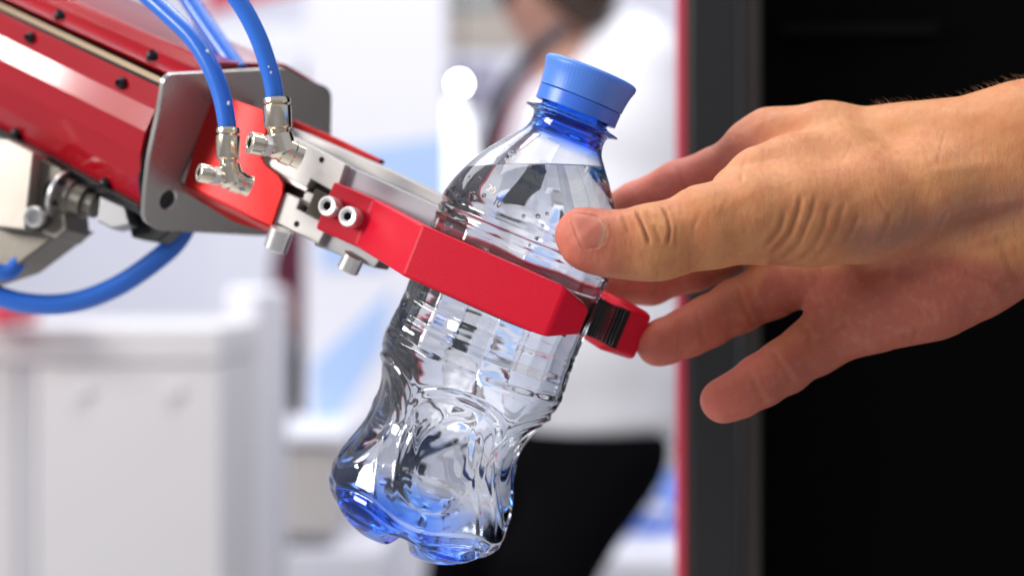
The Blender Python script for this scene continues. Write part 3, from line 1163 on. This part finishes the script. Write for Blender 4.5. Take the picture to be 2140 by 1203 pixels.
for f_, a_m in ((.023, 1.2), (.041, .8), (.08, .35)):
    ph_ = rng.uniform(0, 6, 6)
    disp += a_m * np.sin(HV[:, 0] * f_ + ph_[0] + 1.5 * np.sin(HV[:, 1] * f_ * .8 + ph_[1])) * np.sin(HV[:, 1] * f_ * 1.1 + ph_[2] + np.sin(HV[:, 2] * f_ + ph_[3]))
# tendon and vein ridges towards the wrist
for pts, hh, wd in (([(2140, 478), (2080, 492), (2010, 520)], 3.5, 11), ([(2140, 418), (2050, 430), (1980, 455)], 3.0, 13), ([(1960, 262), (1880, 290), (1800, 320)], 1.4, 12), ([(2120, 340), (1990, 352), (1900, 372)], 1.8, 14),
                    ([(1600, 245), (1570, 275), (1545, 310)], 1.6, 10)):
    d, al = seg_dist(proj, pts)
    disp += hh * np.exp(-(d / wd) ** 2) * frontal * np.clip(np.minimum(al, 1 - al) * 4, 0, 1)
disp += 0.5 * np.sin(HV[:, 0] * .051 + 1.3 * np.sin(HV[:, 1] * .043)) * np.sin(HV[:, 1] * .061 + HV[:, 2] * .04)
# bed of the nail: flatten and groove
NAIL = [(1190, 443), (1222, 446), (1250, 452), (1264, 468), (1268, 488), (1262, 508), (1246, 520), (1216, 519), (1200, 484)]


def in_poly(P, poly):
    poly = np.asarray(poly, float)
    inside = np.zeros(len(P), bool)
    j = len(poly) - 1
    for i in range(len(poly)):
        xi, yi = poly[i]
        xj, yj = poly[j]
        c = ((yi > P[:, 1]) != (yj > P[:, 1])) & (P[:, 0] < (xj - xi) * (P[:, 1] - yi) / (yj - yi + 1e-9) + xi)
        inside ^= c
        j = i
    return inside


nd, _ = seg_dist(proj, NAIL + [NAIL[0]])
nin = in_poly(proj, NAIL)
nz = frontal * sst(190, 220, HV[:, 2])
disp += np.where(nin, -2.5 * sst(0, 8, nd), 1.6 * np.exp(-(nd / 7) ** 2)) * nz
HV2 = HV + HN * disp[:, None]

# colour: how pink, how shaded by blood, how tanned
tips = [at(1200, 500, 250), at(1380, 722, -95), at(1505, 842, -10), at(1560, 760, -30), at(1450, 690, -100), at(1330, 600, -240), at(1400, 395, -160), at(1240, 470, -240)]
pink = np.zeros(len(HV))
for tp, rr in zip(tips, (95, 85, 75, 60, 60, 130, 120, 90)):
    pink = np.maximum(pink, sst(rr * 1.7, rr * .5, np.linalg.norm(HV - tp, axis=1)))
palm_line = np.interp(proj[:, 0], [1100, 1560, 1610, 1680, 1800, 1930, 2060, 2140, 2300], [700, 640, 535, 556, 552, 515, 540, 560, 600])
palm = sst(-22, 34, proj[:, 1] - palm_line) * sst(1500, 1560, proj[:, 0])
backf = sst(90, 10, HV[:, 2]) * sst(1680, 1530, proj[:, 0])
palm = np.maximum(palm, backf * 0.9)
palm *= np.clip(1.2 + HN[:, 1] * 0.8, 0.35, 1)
red = np.exp(-(seg_dist(proj, [(2150, 425), (2040, 445), (1960, 470), (1880, 490), (1800, 505)])[0] / 44) ** 2) * frontal * 0.85
nailbed = np.where(nin, sst(0, 5, nd), 0) * nz


def skin_mat():
    m = bpy.data.materials.new('skin')
    m.use_nodes = True
    nt = m.node_tree
    L = nt.links.new
    b = nt.nodes['Principled BSDF']
    b.inputs['Roughness'].default_value = 0.47
    b.inputs['Specular IOR Level'].default_value = 0.25
    b.inputs['Subsurface Weight'].default_value = 0.35
    b.inputs['Subsurface Radius'].default_value = (1.0, 0.32, 0.16)
    b.inputs['Subsurface Scale'].default_value = 0.0022
    tc = nt.nodes.new('ShaderNodeTexCoord')

    def attr(n_):
        a = nt.nodes.new('ShaderNodeAttribute')
        a.attribute_name = n_
        return a.outputs['Fac']

    def mixc(fac, a_, b_):
        mx = nt.nodes.new('ShaderNodeMix')
        mx.data_type = 'RGBA'
        if isinstance(a_, tuple):
            mx.inputs['A'].default_value = (*a_, 1)
        else:
            L(a_, mx.inputs['A'])
        mx.inputs['B'].default_value = (*b_, 1)
        L(fac, mx.inputs['Factor'])
        return mx.outputs['Result']

    def noise(sc_, det=4, st=None):
        n_ = nt.nodes.new('ShaderNodeTexNoise')
        n_.inputs['Scale'].default_value = sc_
        n_.inputs['Detail'].default_value = det
        if st:
            mp = nt.nodes.new('ShaderNodeMapping')
            mp.inputs['Scale'].default_value = st
            L(tc.outputs['Object'], mp.inputs['Vector'])
            L(mp.outputs[0], n_.inputs['Vector'])
        else:
            L(tc.outputs['Object'], n_.inputs['Vector'])
        return n_.outputs['Fac']

    def ramp(v, a, b2, lo=0, hi=1):
        r = nt.nodes.new('ShaderNodeMapRange')
        r.inputs['From Min'].default_value = a
        r.inputs['From Max'].default_value = b2
        r.inputs['To Min'].default_value = lo
        r.inputs['To Max'].default_value = hi
        L(v, r.inputs['Value'])
        return r.outputs[0]
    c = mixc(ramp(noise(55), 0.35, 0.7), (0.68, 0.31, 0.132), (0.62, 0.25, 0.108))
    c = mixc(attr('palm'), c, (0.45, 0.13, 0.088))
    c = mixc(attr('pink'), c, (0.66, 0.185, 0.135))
    c = mixc(attr('red'), c, (0.36, 0.165, 0.12))
    c = mixc(ramp(noise(190, 3), 0.46, 0.72, 0, 0.35), c, (0.56, 0.15, 0.075))
    c = mixc(ramp(noise(320, 2), 0.5, 0.8, 0, 0.18), c, (0.72, 0.43, 0.27))
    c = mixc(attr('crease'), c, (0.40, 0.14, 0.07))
    L(c, b.inputs['Base Color'])
    r = ramp(noise(400, 3), 0.3, 0.7, 0.42, 0.58)
    L(r, b.inputs['Roughness'])
    vo = nt.nodes.new('ShaderNodeTexVoronoi')
    vo.feature = 'DISTANCE_TO_EDGE'
    vo.inputs['Scale'].default_value = 1500
    L(tc.outputs['Object'], vo.inputs['Vector'])
    b1 = nt.nodes.new('ShaderNodeBump')
    b1.inputs['Strength'].default_value = 0.5
    b1.inputs['Distance'].default_value = 0.0002
    L(vo.outputs['Distance'], b1.inputs['Height'])
    b2 = nt.nodes.new('ShaderNodeBump')
    b2.inputs['Strength'].default_value = 0.5
    b2.inputs['Distance'].default_value = 0.0006
    L(noise(330, 5, (1.6, 1, 0.8)), b2.inputs['Height'])
    L(b1.outputs[0], b2.inputs['Normal'])
    L(b2.outputs[0], b.inputs['Normal'])
    return m


SKIN = skin_mat()


def attrs(o, **kw):
    for k_, v_ in kw.items():
        a = o.data.attributes.new(k_, 'FLOAT', 'POINT')
        a.data.foreach_set('value', np.clip(v_, 0, 1).astype(np.float32))


hp = thing('person', 'bare hand and wrist reaching in from the right, thumb in front of the bottle', 'person', at(2300, 420, 40))
hand = pxm('hand', HV2, HQ, SKIN, hp, smooth=True, fix=False)
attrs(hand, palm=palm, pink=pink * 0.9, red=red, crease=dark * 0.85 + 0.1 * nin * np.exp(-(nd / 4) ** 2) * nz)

# thumb nail: a curved plate laid into its bed
NAILM = bpy.data.materials.new('nail')
NAILM.use_nodes = True
nt_ = NAILM.node_tree
b_ = nt_.nodes['Principled BSDF']
b_.inputs['Roughness'].default_value = 0.5
b_.inputs['Specular IOR Level'].default_value = 0.22
b_.inputs['Subsurface Weight'].default_value = 0.3
b_.inputs['Subsurface Scale'].default_value = 0.0012
a_ = nt_.nodes.new('ShaderNodeAttribute')
a_.attribute_name = 'lunula'
mx_ = nt_.nodes.new('ShaderNodeMix')
mx_.data_type = 'RGBA'
mx_.inputs['A'].default_value = (0.62, 0.205, 0.145, 1)
mx_.inputs['B'].default_value = (0.73, 0.43, 0.31, 1)
nt_.links.new(a_.outputs['Fac'], mx_.inputs['Factor'])
nt_.links.new(mx_.outputs['Result'], b_.inputs['Base Color'])

NP_ = np.array(catmull(NAIL + [NAIL[0], NAIL[1]], 8))[:8 * len(NAIL)]
cen = NP_.mean(0)
V, ring_n, lun = [], len(NP_), []
rings = np.linspace(1, 0.0, 14)
for s_ in rings:
    for q_ in NP_:
        p_ = cen + (q_ - cen) * s_ * 0.97
        # march from the lens to the skin
        c0 = A(0, 0, DP)
        d_ = nrm(A(p_[0] - CX, p_[1] - CY, -DP))
        ts = np.linspace(DP - 360, DP - 120, 90)
        Pm = c0 + d_ * ts[:, None]
        fv = H.sample(Pm)
        k_ = np.argmax(fv < 0) if (fv < 0).any() else 89
        hitp = Pm[max(k_ - 1, 0)] + (Pm[k_] - Pm[max(k_ - 1, 0)]) * (fv[max(k_ - 1, 0)] / (fv[max(k_ - 1, 0)] - fv[k_] + 1e-9))
        V.append(hitp)
        lun.append(sst(13, 4, abs(np.hypot(*(p_ - [1222, 483])) - 46)) * sst(1246, 1254, p_[0]))
V = np.array(V)
VN = H.normal(V)
hgt = np.concatenate([np.full(ring_n, -0.6 + 2.0 * min(1, (1 - s_) * 3.5)) for s_ in rings])
V = V + VN * hgt[:, None]
F = gridfaces(len(rings) - 1, ring_n) + [tuple((len(rings) - 2) * ring_n + j for j in range(ring_n))]
V = V[: (len(rings) - 1) * ring_n]
lun = np.array(lun)[: (len(rings) - 1) * ring_n]
VD = V - np.array([0, 0, 1.0]) * 2.5
Fn = F + [tuple(i + len(V) for i in f[::-1]) for f in F] + [(j, j + len(V), (j + 1) % ring_n + len(V), (j + 1) % ring_n) for j in range(ring_n)]
nail = pxm('nail', np.vstack([V, VD]), Fn, NAILM, hp, smooth=True)
attrs(nail, lunula=np.r_[lun, lun])

# fine hairs along the upper edge of wrist and back of hand
HAIR = mat('fine_arm_hair', (0.22, 0.13, 0.07), 0.5)
cand = np.where((HN[:, 1] < -0.93) & (proj[:, 0] > 1720) & (proj[:, 0] < 2160) & (HV[:, 2] > -90))[0]
pk = rng.choice(cand, min(110, len(cand)), replace=False)
parts = []
for i in pk:
    p = HV[i]
    n = HN[i]
    L = rng.uniform(6, 19) * (0.6 + 0.6 * (proj[i, 0] > 1830))
    dr = nrm(n * rng.uniform(0.5, 1.0) + A(rng.uniform(-1.1, -0.2), rng.uniform(-.3, .3), rng.uniform(-.5, .5)))
    mid = p + dr * L * .5
    end = p + dr * L + A(-L * .2, L * .1, 0)
    parts.append(tube_data([p - n * 2, mid, end], [0.42, 0.32, 0.1], 4))
V, F = merge(parts)
pxm('arm_hair', V, F, HAIR, hp, smooth=True, kind='stuff', fix=False)


# ================================================================== SURROUNDINGS
def wp(px, py, y):
    k = (D + y) / D * PX
    return A((px - CX) * k, y, CZ - (py - CY) * k)


def wbox(name, x0, x1, y0, y1, ya, yb, m, parent=None, z0=None, z1=None, bevel=0.0, **k):
    """box whose front face spans those photograph pixels at distance ya; z0/z1 override in metres"""
    a = wp(x0, y1 if y1 is not None else 0, ya)
    b = wp(x1, y0 if y0 is not None else 0, ya)
    return box(name, (a[0], ya, z0 if z0 is not None else a[2]), (b[0], yb, z1 if z1 is not None else b[2]), m, parent, bevel=bevel, **k)


def top(o, label, cat):
    o['label'] = label
    o['category'] = cat
    return o


WALLW = mat('white_panel', (0.80, 0.80, 0.86), 0.6, noise=0.02, nscale=2)
WALLF = mat('far_wall_paint', (0.78, 0.79, 0.87), 0.7, noise=0.05, nscale=0.8)
GREYC = mat('grey_laminate', (0.66, 0.65, 0.67), 0.5, noise=0.03, nscale=3)
GREYC2 = mat('dark_grey_trim', (0.60, 0.60, 0.65), 0.5)
CREAM = mat('cream_laminate', (0.62, 0.58, 0.55), 0.5, noise=0.05, nscale=5)
BLUEP = mat('pale_blue_print', (0.42, 0.58, 0.88), 0.5, noise=0.05, nscale=4)
BLUEM = mat('mid_blue', (0.07, 0.20, 0.72), 0.5, noise=0.05, nscale=5)
REDB = mat('red_trim', (0.62, 0.05, 0.09), 0.45, noise=0.05, nscale=5)
COLM = mat('charcoal_profile', (0.019, 0.020, 0.021), 0.45, spec=0.4, noise=0.05, nscale=20)
COLM2 = mat('brown_grey_profile', (0.036, 0.030, 0.026), 0.45, spec=0.4)
BLK = mat('black_interior', (0.0012, 0.0012, 0.0014), 0.8, spec=0.05)
BLK2 = mat('faint_reflection', (0.0024, 0.002, 0.0018), 0.8, spec=0.1)
BEIGE = mat('beige_board', (0.50, 0.44, 0.38), 0.6, noise=0.05, nscale=3)
FLOORM = mat('hall_floor', (0.58, 0.56, 0.55), 0.35, noise=0.04, nscale=1.5, bump=0.02, bscale=20)
LIT = mat('lit_display', (1, 0.99, 0.97), 0.5, emit=1.3)
BULB = mat('lamp_bulb', (1, 1, 1), 0.5, emit=60.0)

V, F = box_w((-14, -6, -0.12), (14, 16, 0))
V0_, F0_ = box_w((-14, -3.2, 0.0), (14, -3.0, 2.3))
raw('added_rear_wall', V0_, F0_, mat('charcoal_wall', (0.5, 0.5, 0.52), .7), kind='structure')  # unseen wall added to cut front fill and give reflections contrast
raw('floor', V, F, FLOORM, kind='structure')
V, F = box_w((-14, 12, 0.0), (14, 12.2, 6))
raw('back_wall', V, F, WALLF, kind='structure')

# dark cabinet with charcoal frame, red edge strip on its left
cab = thing('display_cabinet', 'tall black cabinet behind the hand with a charcoal front post and a red edge strip', 'cabinet', loc=(0.25, 0.36, 0))
ya = 0.34
wbox('post', 1437, 1546, None, None, ya, ya + .012, COLM, cab, z0=0, z1=2.4, bevel=.003)
wbox('post', 1549, 1592, None, None, ya + .004, ya + .035, COLM2, cab, z0=0, z1=2.4, bevel=.002)
wbox('edge_strip', 1414, 1436, None, None, ya + .003, ya + .010, REDB, cab, z0=0, z1=2.4, bevel=.0015)
x1 = wp(1592, 0, ya + .035)[0]
box('interior_back', (x1 - .003, ya + .05, 0), (1.3, ya + .06, 2.4), BLK, cab)
box('side_panel', (x1 - .003, ya + .036, 0), (x1, ya + .048, 2.4), BLK, cab)
box('top_panel', (x1, ya + .0, 2.41), (1.3, ya + .06, 2.45), BLK, cab)
box('side_panel', (1.28, ya + .0, 0), (1.30, ya + .048, 2.37), BLK, cab)
for z_ in (1.390,):
    box('reflection_band', (x1 + .012, ya + .042, z_), (.235, ya + .049, z_ + .006), BLK2, cab)  # thin bar standing in for a faint reflected streak

# counter cabinet at the lower left
yc = 1.25
cnt = thing('counter', 'pale grey counter cabinet with slim top, lower left behind the arm', 'counter', loc=(wp(200, 0, yc)[0], yc, 0))
wbox('top', -420, 462, 682, 758, yc + .009, yc + .5, GREYC, cnt, bevel=.004)
wbox('front_panel', 74, 462, 760, None, yc + .012, yc + .5, GREYC, cnt, z0=0.0, bevel=.003)
wbox('front_panel', -420, 34, 760, None, yc + .012, yc + .5, GREYC, cnt, z0=0.0, bevel=.003)
wbox('gap_panel', 36, 72, 760, None, yc + .018, yc + .4, GREYC2, cnt, z0=0.0)
for kx in (172, 364):
    p = wp(kx, 820, yc)
    V, F = lathe_data(A(0, 0, 0), A(0, 0, 1), [(0, 15), (8, 17), (14, 15), (16, 6)], 24)
    V = np.stack([V[:, 0], -V[:, 2], -V[:, 1]], 1) * .00045 + p + A(0, .012, 0)
    raw('knob', V, F, GREYC, cnt, smooth=True)
e_ = wbox('side_pillar', 470, 545, 600, None, 1.5, 1.75, WALLW, None, z0=0, bevel=.01)
top(e_, 'white pillar standing beside the grey counter', 'pillar')
e_ = wbox('red_box', -120, 26, 628, 682, 1.15, 1.25, REDB, None, bevel=.006)
top(e_, 'red box on the counter at the left edge', 'box')

# lower middle: cream cabinet and low step
lc = thing('low_cabinet', 'cream low cabinet with a shadow gap, below the far standing person', 'cabinet', loc=(wp(620, 0, 2.4)[0], 2.4, 0))
wbox('front_panel', 548, 700, 930, 1120, 2.42, 2.8, CREAM, lc, bevel=.006)
wbox('top', 540, 720, 905, 926, 2.40, 2.8, WALLW, lc, bevel=.006)
wbox('gap_panel', 556, 700, 1124, 1150, 2.46, 2.8, GREYC2, lc)
wbox('base', 540, 800, 1152, None, 2.40, 2.8, WALLW, lc, z0=0.0, bevel=.006)

# standing white booth panel with pale blue print
yp = 2.75
bp_ = thing('booth_panel', 'tall white booth wall with pale blue print behind the bottle', 'booth wall', loc=(wp(780, 0, yp)[0], yp, 0))
wbox('panel', 636, 932, None, None, yp, yp + .06, WALLW, bp_, z0=0.0, z1=3.2, bevel=.004)


def flat(name, pts, y, th_, m, parent=None, **k):
    P = np.array([wp(a, b, y) for a, b in pts])
    V, F = prism_data(P, P + A(0, th_, 0))
    return raw(name, V, F, m, parent, **k)


flat('print', [(668, 320), (930, 285), (930, 470), (800, 560), (668, 560)], yp - .004, .003, BLUEP, bp_)
flat('print', [(655, 760), (820, 600), (800, 720), (690, 900), (655, 960)], yp - .004, .003, BLUEP, bp_)
flat('print', [(668, 920), (720, 930), (716, 990), (680, 985)], yp - .004, .003, BLUEM, bp_)

# far things
e_ = flat('banner', [(430, 34), (470, 18), (640, -22), (640, -70), (430, -20)], 5.0, .02, REDB)
top(e_, 'red banner hanging high behind the blue hoses', 'banner')
e_ = wbox('far_partition', 430, 640, 60, None, 6.5, 6.6, WALLF, None, z0=0, bevel=.01)
top(e_, 'white partition far behind the gripper, left of the booth wall', 'partition')
sg = wbox('sign_board', 925, 1190, 26, 104, 5.5, 5.58, BEIGE, None, bevel=.01)
top(sg, 'beige sign board high up behind the bottle cap', 'sign')
e_ = wbox('grey_fascia', 925, 1200, -90, 12, 6.2, 6.4, mat('fascia_grey', (0.32, 0.34, 0.33), .6), None, bevel=.01)
top(e_, 'grey green fascia above the beige sign board', 'fascia')
e_ = wbox('shelf_unit', 936, 1040, 128, 205, 4.8, 5.2, mat('lilac_grey', (0.33, 0.32, 0.42), .6, noise=.1, nscale=3), None, bevel=.01)
top(e_, 'lilac grey shelf unit beyond the round lamp', 'shelf')
td = thing('light_totem', 'glowing white display totem left of the bottle shoulder', 'display', loc=(wp(952, 0, 4.0)[0], 4.0, 0))
kk = (D + 4.0) / D * PX
V, F = lathe_data(A(0, 0, 0), A(0, 0, 1), [(0, 40), (20, 50), (140, 50), (220, 42), (300, 26), (345, 16), (356, 6)], 32)
raw('shade', V * kk + wp(953, 560, 4.0), F, LIT, td, smooth=True)
wbox('stand', 930, 976, 566, None, 4.0, 4.06, WALLW, td, z0=0)
lm = thing('round_lamp', 'small round lamp shining above the glowing totem', 'lamp', loc=tuple(wp(960, 150, 4.3)))
V, F = ico(0.014, 3)
raw('bulb', V + wp(960, 175, 4.3), F, BULB, lm, smooth=True)
V, F = tube_data(np.array([wp(960, 166, 4.3), wp(960, 60, 4.3), wp(960, -60, 4.3)]), 0.004, 8)
raw('stem', V, F, BLACK_MET, lm)

# lower right: low table with blue cloth and a white bag
yt = 2.9
tb = thing('low_table', 'low white table with a blue top beyond the black trousers', 'table', loc=(wp(1330, 0, yt)[0], yt, 0))
wbox('blue_front', 1130, 1520, 1040, 1156, yt, yt + .5, BLUEM, tb, bevel=.01)
wbox('base', 1120, 1530, 1164, None, yt - .3, yt + .5, WALLW, tb, z0=0, bevel=.01)
BAGF = Field((-160, -160, -160), (160, 160, 160), 7)
for _ in range(16):
    p = rng.uniform(-62, 62, 3) * A(1.1, 1.0, .6)
    q = p + rng.uniform(-45, 45, 3)
    BAGF.add([(p, q, rng.uniform(18, 36), rng.uniform(12, 30))], 8, 12)
V, Q = BAGF.mesh()
V = V @ np.array([[.00062, 0, 0], [0, 0, .0005], [0, .00055, 0]]).T + wp(1345, 1035, yt - .12)
bag = raw('paper_bag', V, Q, WALLW, smooth=True, fix=False)
top(bag, 'crumpled white paper bag lying on the blue table top', 'bag')


# ---- people in the background
def wfield(prims_list, y, vox, k_in, k_out):
    """SDF body: stations are (px, py, depth offset in metres, radius px) at distance y"""
    k = (D + y) / D * PX
    pts = [q for pr in prims_list for q in pr]
    P = np.array([[*wp(q[0], q[1], y + 0)[[0]], y + q[2], wp(q[0], q[1], y)[2]] for q in pts])
    rm = max(q[3] for q in pts) * k + .08
    Fd = Field(P.min(0) - rm, P.max(0) + rm, vox)
    for pr in prims_list:
        pr2 = []
        for a, b in zip(pr[:-1], pr[1:]):
            pa = A(wp(a[0], a[1], y)[0], y + a[2], wp(a[0], a[1], y)[2])
            pb = A(wp(b[0], b[1], y)[0], y + b[2], wp(b[0], b[1], y)[2])
            pr2.append((pa, pb, a[3] * k, b[3] * k))
        Fd.add(pr2, k_in, k_out)
    return Fd.mesh()


SKIN2 = mat('skin_plain', (0.46, 0.24, 0.18), 0.5, noise=.05)
SHIRT = mat('white_shirt', (0.82, 0.82, 0.87), 0.7, noise=.04, nscale=20, bump=.2, bscale=60)
TROU = mat('black_trousers', (0.003, 0.003, 0.004), 0.9, spec=.03)
HAIRM = mat('brown_hair', (0.055, 0.032, 0.022), 0.5, noise=.3, nscale=90, stretch=(1, 1, .1))
SHOE = mat('black_shoe', (0.01, 0.01, 0.01), 0.4)

yw = 1.8
wom = thing('person', 'person in white shirt and black trousers standing with back turned behind the bottle', 'person', loc=(wp(1150, 0, yw)[0], yw, 0))
body = [[(1150, -90, 0, 112), (1140, -20, 0, 95)], [(1150, -10, .0, 70), (1180, 90, 0, 66), (1215, 190, 0, 90)],
        [(1240, 240, 0, 120), (1205, 480, 0, 165), (1235, 820, 0, 135)],
        [(1320, 190, -.02, 60), (1362, 480, -.02, 44), (1355, 760, -.02, 36), (1330, 880, -.02, 30)],
        [(1200, 190, .12, 55), (1100, 420, .2, 42), (1060, 660, .22, 36), (1050, 720, .22, 30)],
        [(1260, 930, -.03, 100), (1130, 1180, -.08, 88), (1050, 1500, -.1, 64), (1110, 2250, -.05, 44), (1060, 2350, -.05, 40)],
        [(1210, 930, .06, 100), (1000, 1180, .08, 90), (890, 1500, .1, 64), (960, 2250, .1, 44), (890, 2350, .1, 40)]]
Vb_, Qb_ = wfield(body, yw, .014, .03, .05)
raw('body', Vb_, Qb_, SKIN2, wom, smooth=True, fix=False)
shirt = [[(1290, 130, 0, 100), (1245, 290, 0, 170), (1225, 480, 0, 195), (1230, 700, 0, 180), (1250, 842, 0, 160)],
         [(1330, 150, -.02, 92), (1372, 480, -.02, 72), (1370, 760, -.02, 66), (1365, 850, -.02, 60)],
         [(1200, 200, .12, 80), (1100, 420, .2, 60), (1070, 600, .22, 54)]]
V, Q = wfield(shirt, yw, .014, .03, .05)
raw('shirt', V, Q, SHIRT, wom, smooth=True, fix=False)
trou = [[(1240, 925, 0, 148), (1225, 960, 0, 145)], [(1275, 940, -.04, 112), (1130, 1180, -.08, 100), (1050, 1500, -.1, 78), (1110, 2230, -.05, 62)],
        [(1220, 940, .06, 118), (1000, 1180, .08, 104), (890, 1500, .1, 78), (955, 2230, .1, 62)]]
V, Q = wfield(trou, yw, .014, .02, .04)
k_ = wp(0, 893, yw)[2]
V[:, 2] = np.minimum(V[:, 2], k_)
raw('trousers', V, Q, TROU, wom, smooth=True, fix=False)
V, Q = wfield([[(1160, -105, -.02, 122), (1195, -60, -.03, 112), (1222, -5, -.05, 62), (1225, 40, -.06, 36)], [(1100, -110, 0, 80), (1080, -20, -.02, 40), (1092, 50, -.02, 16)]], yw, .012, .02, .03)
raw('hair', V, Q, HAIRM, wom, smooth=True, fix=False)
V, Q = wfield([[(1130, 2390, -.05, 40), (1040, 2400, -.05, 32)]], yw, .014, .02, .02)
raw('shoe', V, Q, SHOE, wom, smooth=True, fix=False)
V, Q = wfield([[(960, 2390, .1, 40), (870, 2400, .1, 32)]], yw, .014, .02, .02)
raw('shoe', V, Q, SHOE, wom, smooth=True, fix=False)
P_ = np.array([wp(1180, 60, yw - .17), wp(1128, 100, yw - .18), wp(1062, 180, yw - .18), wp(1022, 290, yw - .16), wp(1000, 420, yw - .12)])
V, F = tube_data(catmull(P_, 6), .011, 10)
raw('strap', V, F, mat('dark_strap', (0.03, 0.02, 0.035), .6), wom, smooth=True)
P2_ = P_ + A(.012, .012, -.02)
V, F = tube_data(catmull(P2_, 6)[8:20], .005, 10)
raw('strap_trim', V, F, REDB, wom, smooth=True)

y2 = 3.3
per = thing('person', 'person in dark red top far behind the booth wall, only one arm showing', 'person', loc=(wp(700, 0, y2)[0], y2, 0))
body = [[(705, 190, 0, 72), (705, 240, 0, 60)], [(705, 260, 0, 44), (705, 330, 0, 46)], [(705, 400, 0, 90), (705, 620, 0, 85), (705, 720, 0, 88)],
        [(640, 380, 0, 38), (608, 560, 0, 30), (596, 650, -.05, 25), (584, 720, -.08, 20)], [(770, 380, 0, 38), (790, 560, 0, 28), (800, 700, 0, 22)],
        [(680, 760, 0, 60), (675, 1150, 0, 42), (672, 1640, 0, 28)], [(735, 760, 0, 60), (740, 1150, 0, 42), (742, 1640, 0, 28)]]
V, Q = wfield(body, y2, .016, .03, .04)
raw('body', V, Q, SKIN2, per, smooth=True, fix=False)
V, Q = wfield([[(705, 380, 0, 100), (705, 620, 0, 96), (705, 700, 0, 98)], [(640, 380, 0, 48), (608, 560, 0, 36), (600, 645, -.03, 29)], [(770, 380, 0, 48), (790, 560, 0, 36)]], y2, .016, .03, .04)
raw('top', V, Q, mat('maroon_cloth', (0.10, 0.008, 0.03), .8), per, smooth=True, fix=False)
V, Q = wfield([[(705, 730, 0, 100), (705, 760, 0, 98)], [(680, 780, 0, 68), (675, 1150, 0, 52), (672, 1600, 0, 40)], [(735, 780, 0, 68), (740, 1150, 0, 52), (742, 1600, 0, 40)]], y2, .016, .03, .04)
raw('trousers', V, Q, TROU, per, smooth=True, fix=False)
V, Q = wfield([[(705, 165, 0.01, 82), (705, 200, .02, 78)]], y2, .014, .02, .03)
raw('hair', V, Q, HAIRM, per, smooth=True, fix=False)
bg_ = wfield([[(582, 750, -.08, 26), (585, 810, -.08, 30), (606, 890, -.08, 15)], [(598, 755, -.08, 24), (602, 820, -.08, 26)]], y2, .012, .02, .02)
o_ = raw('shoulder_bag', bg_[0], bg_[1], mat('grey_bag', (0.10, 0.105, 0.12), .7, noise=.1), smooth=True, fix=False)
top(o_, 'dark grey bag hanging from the far person\'s hand', 'bag')
bpy.context.view_layer.update()
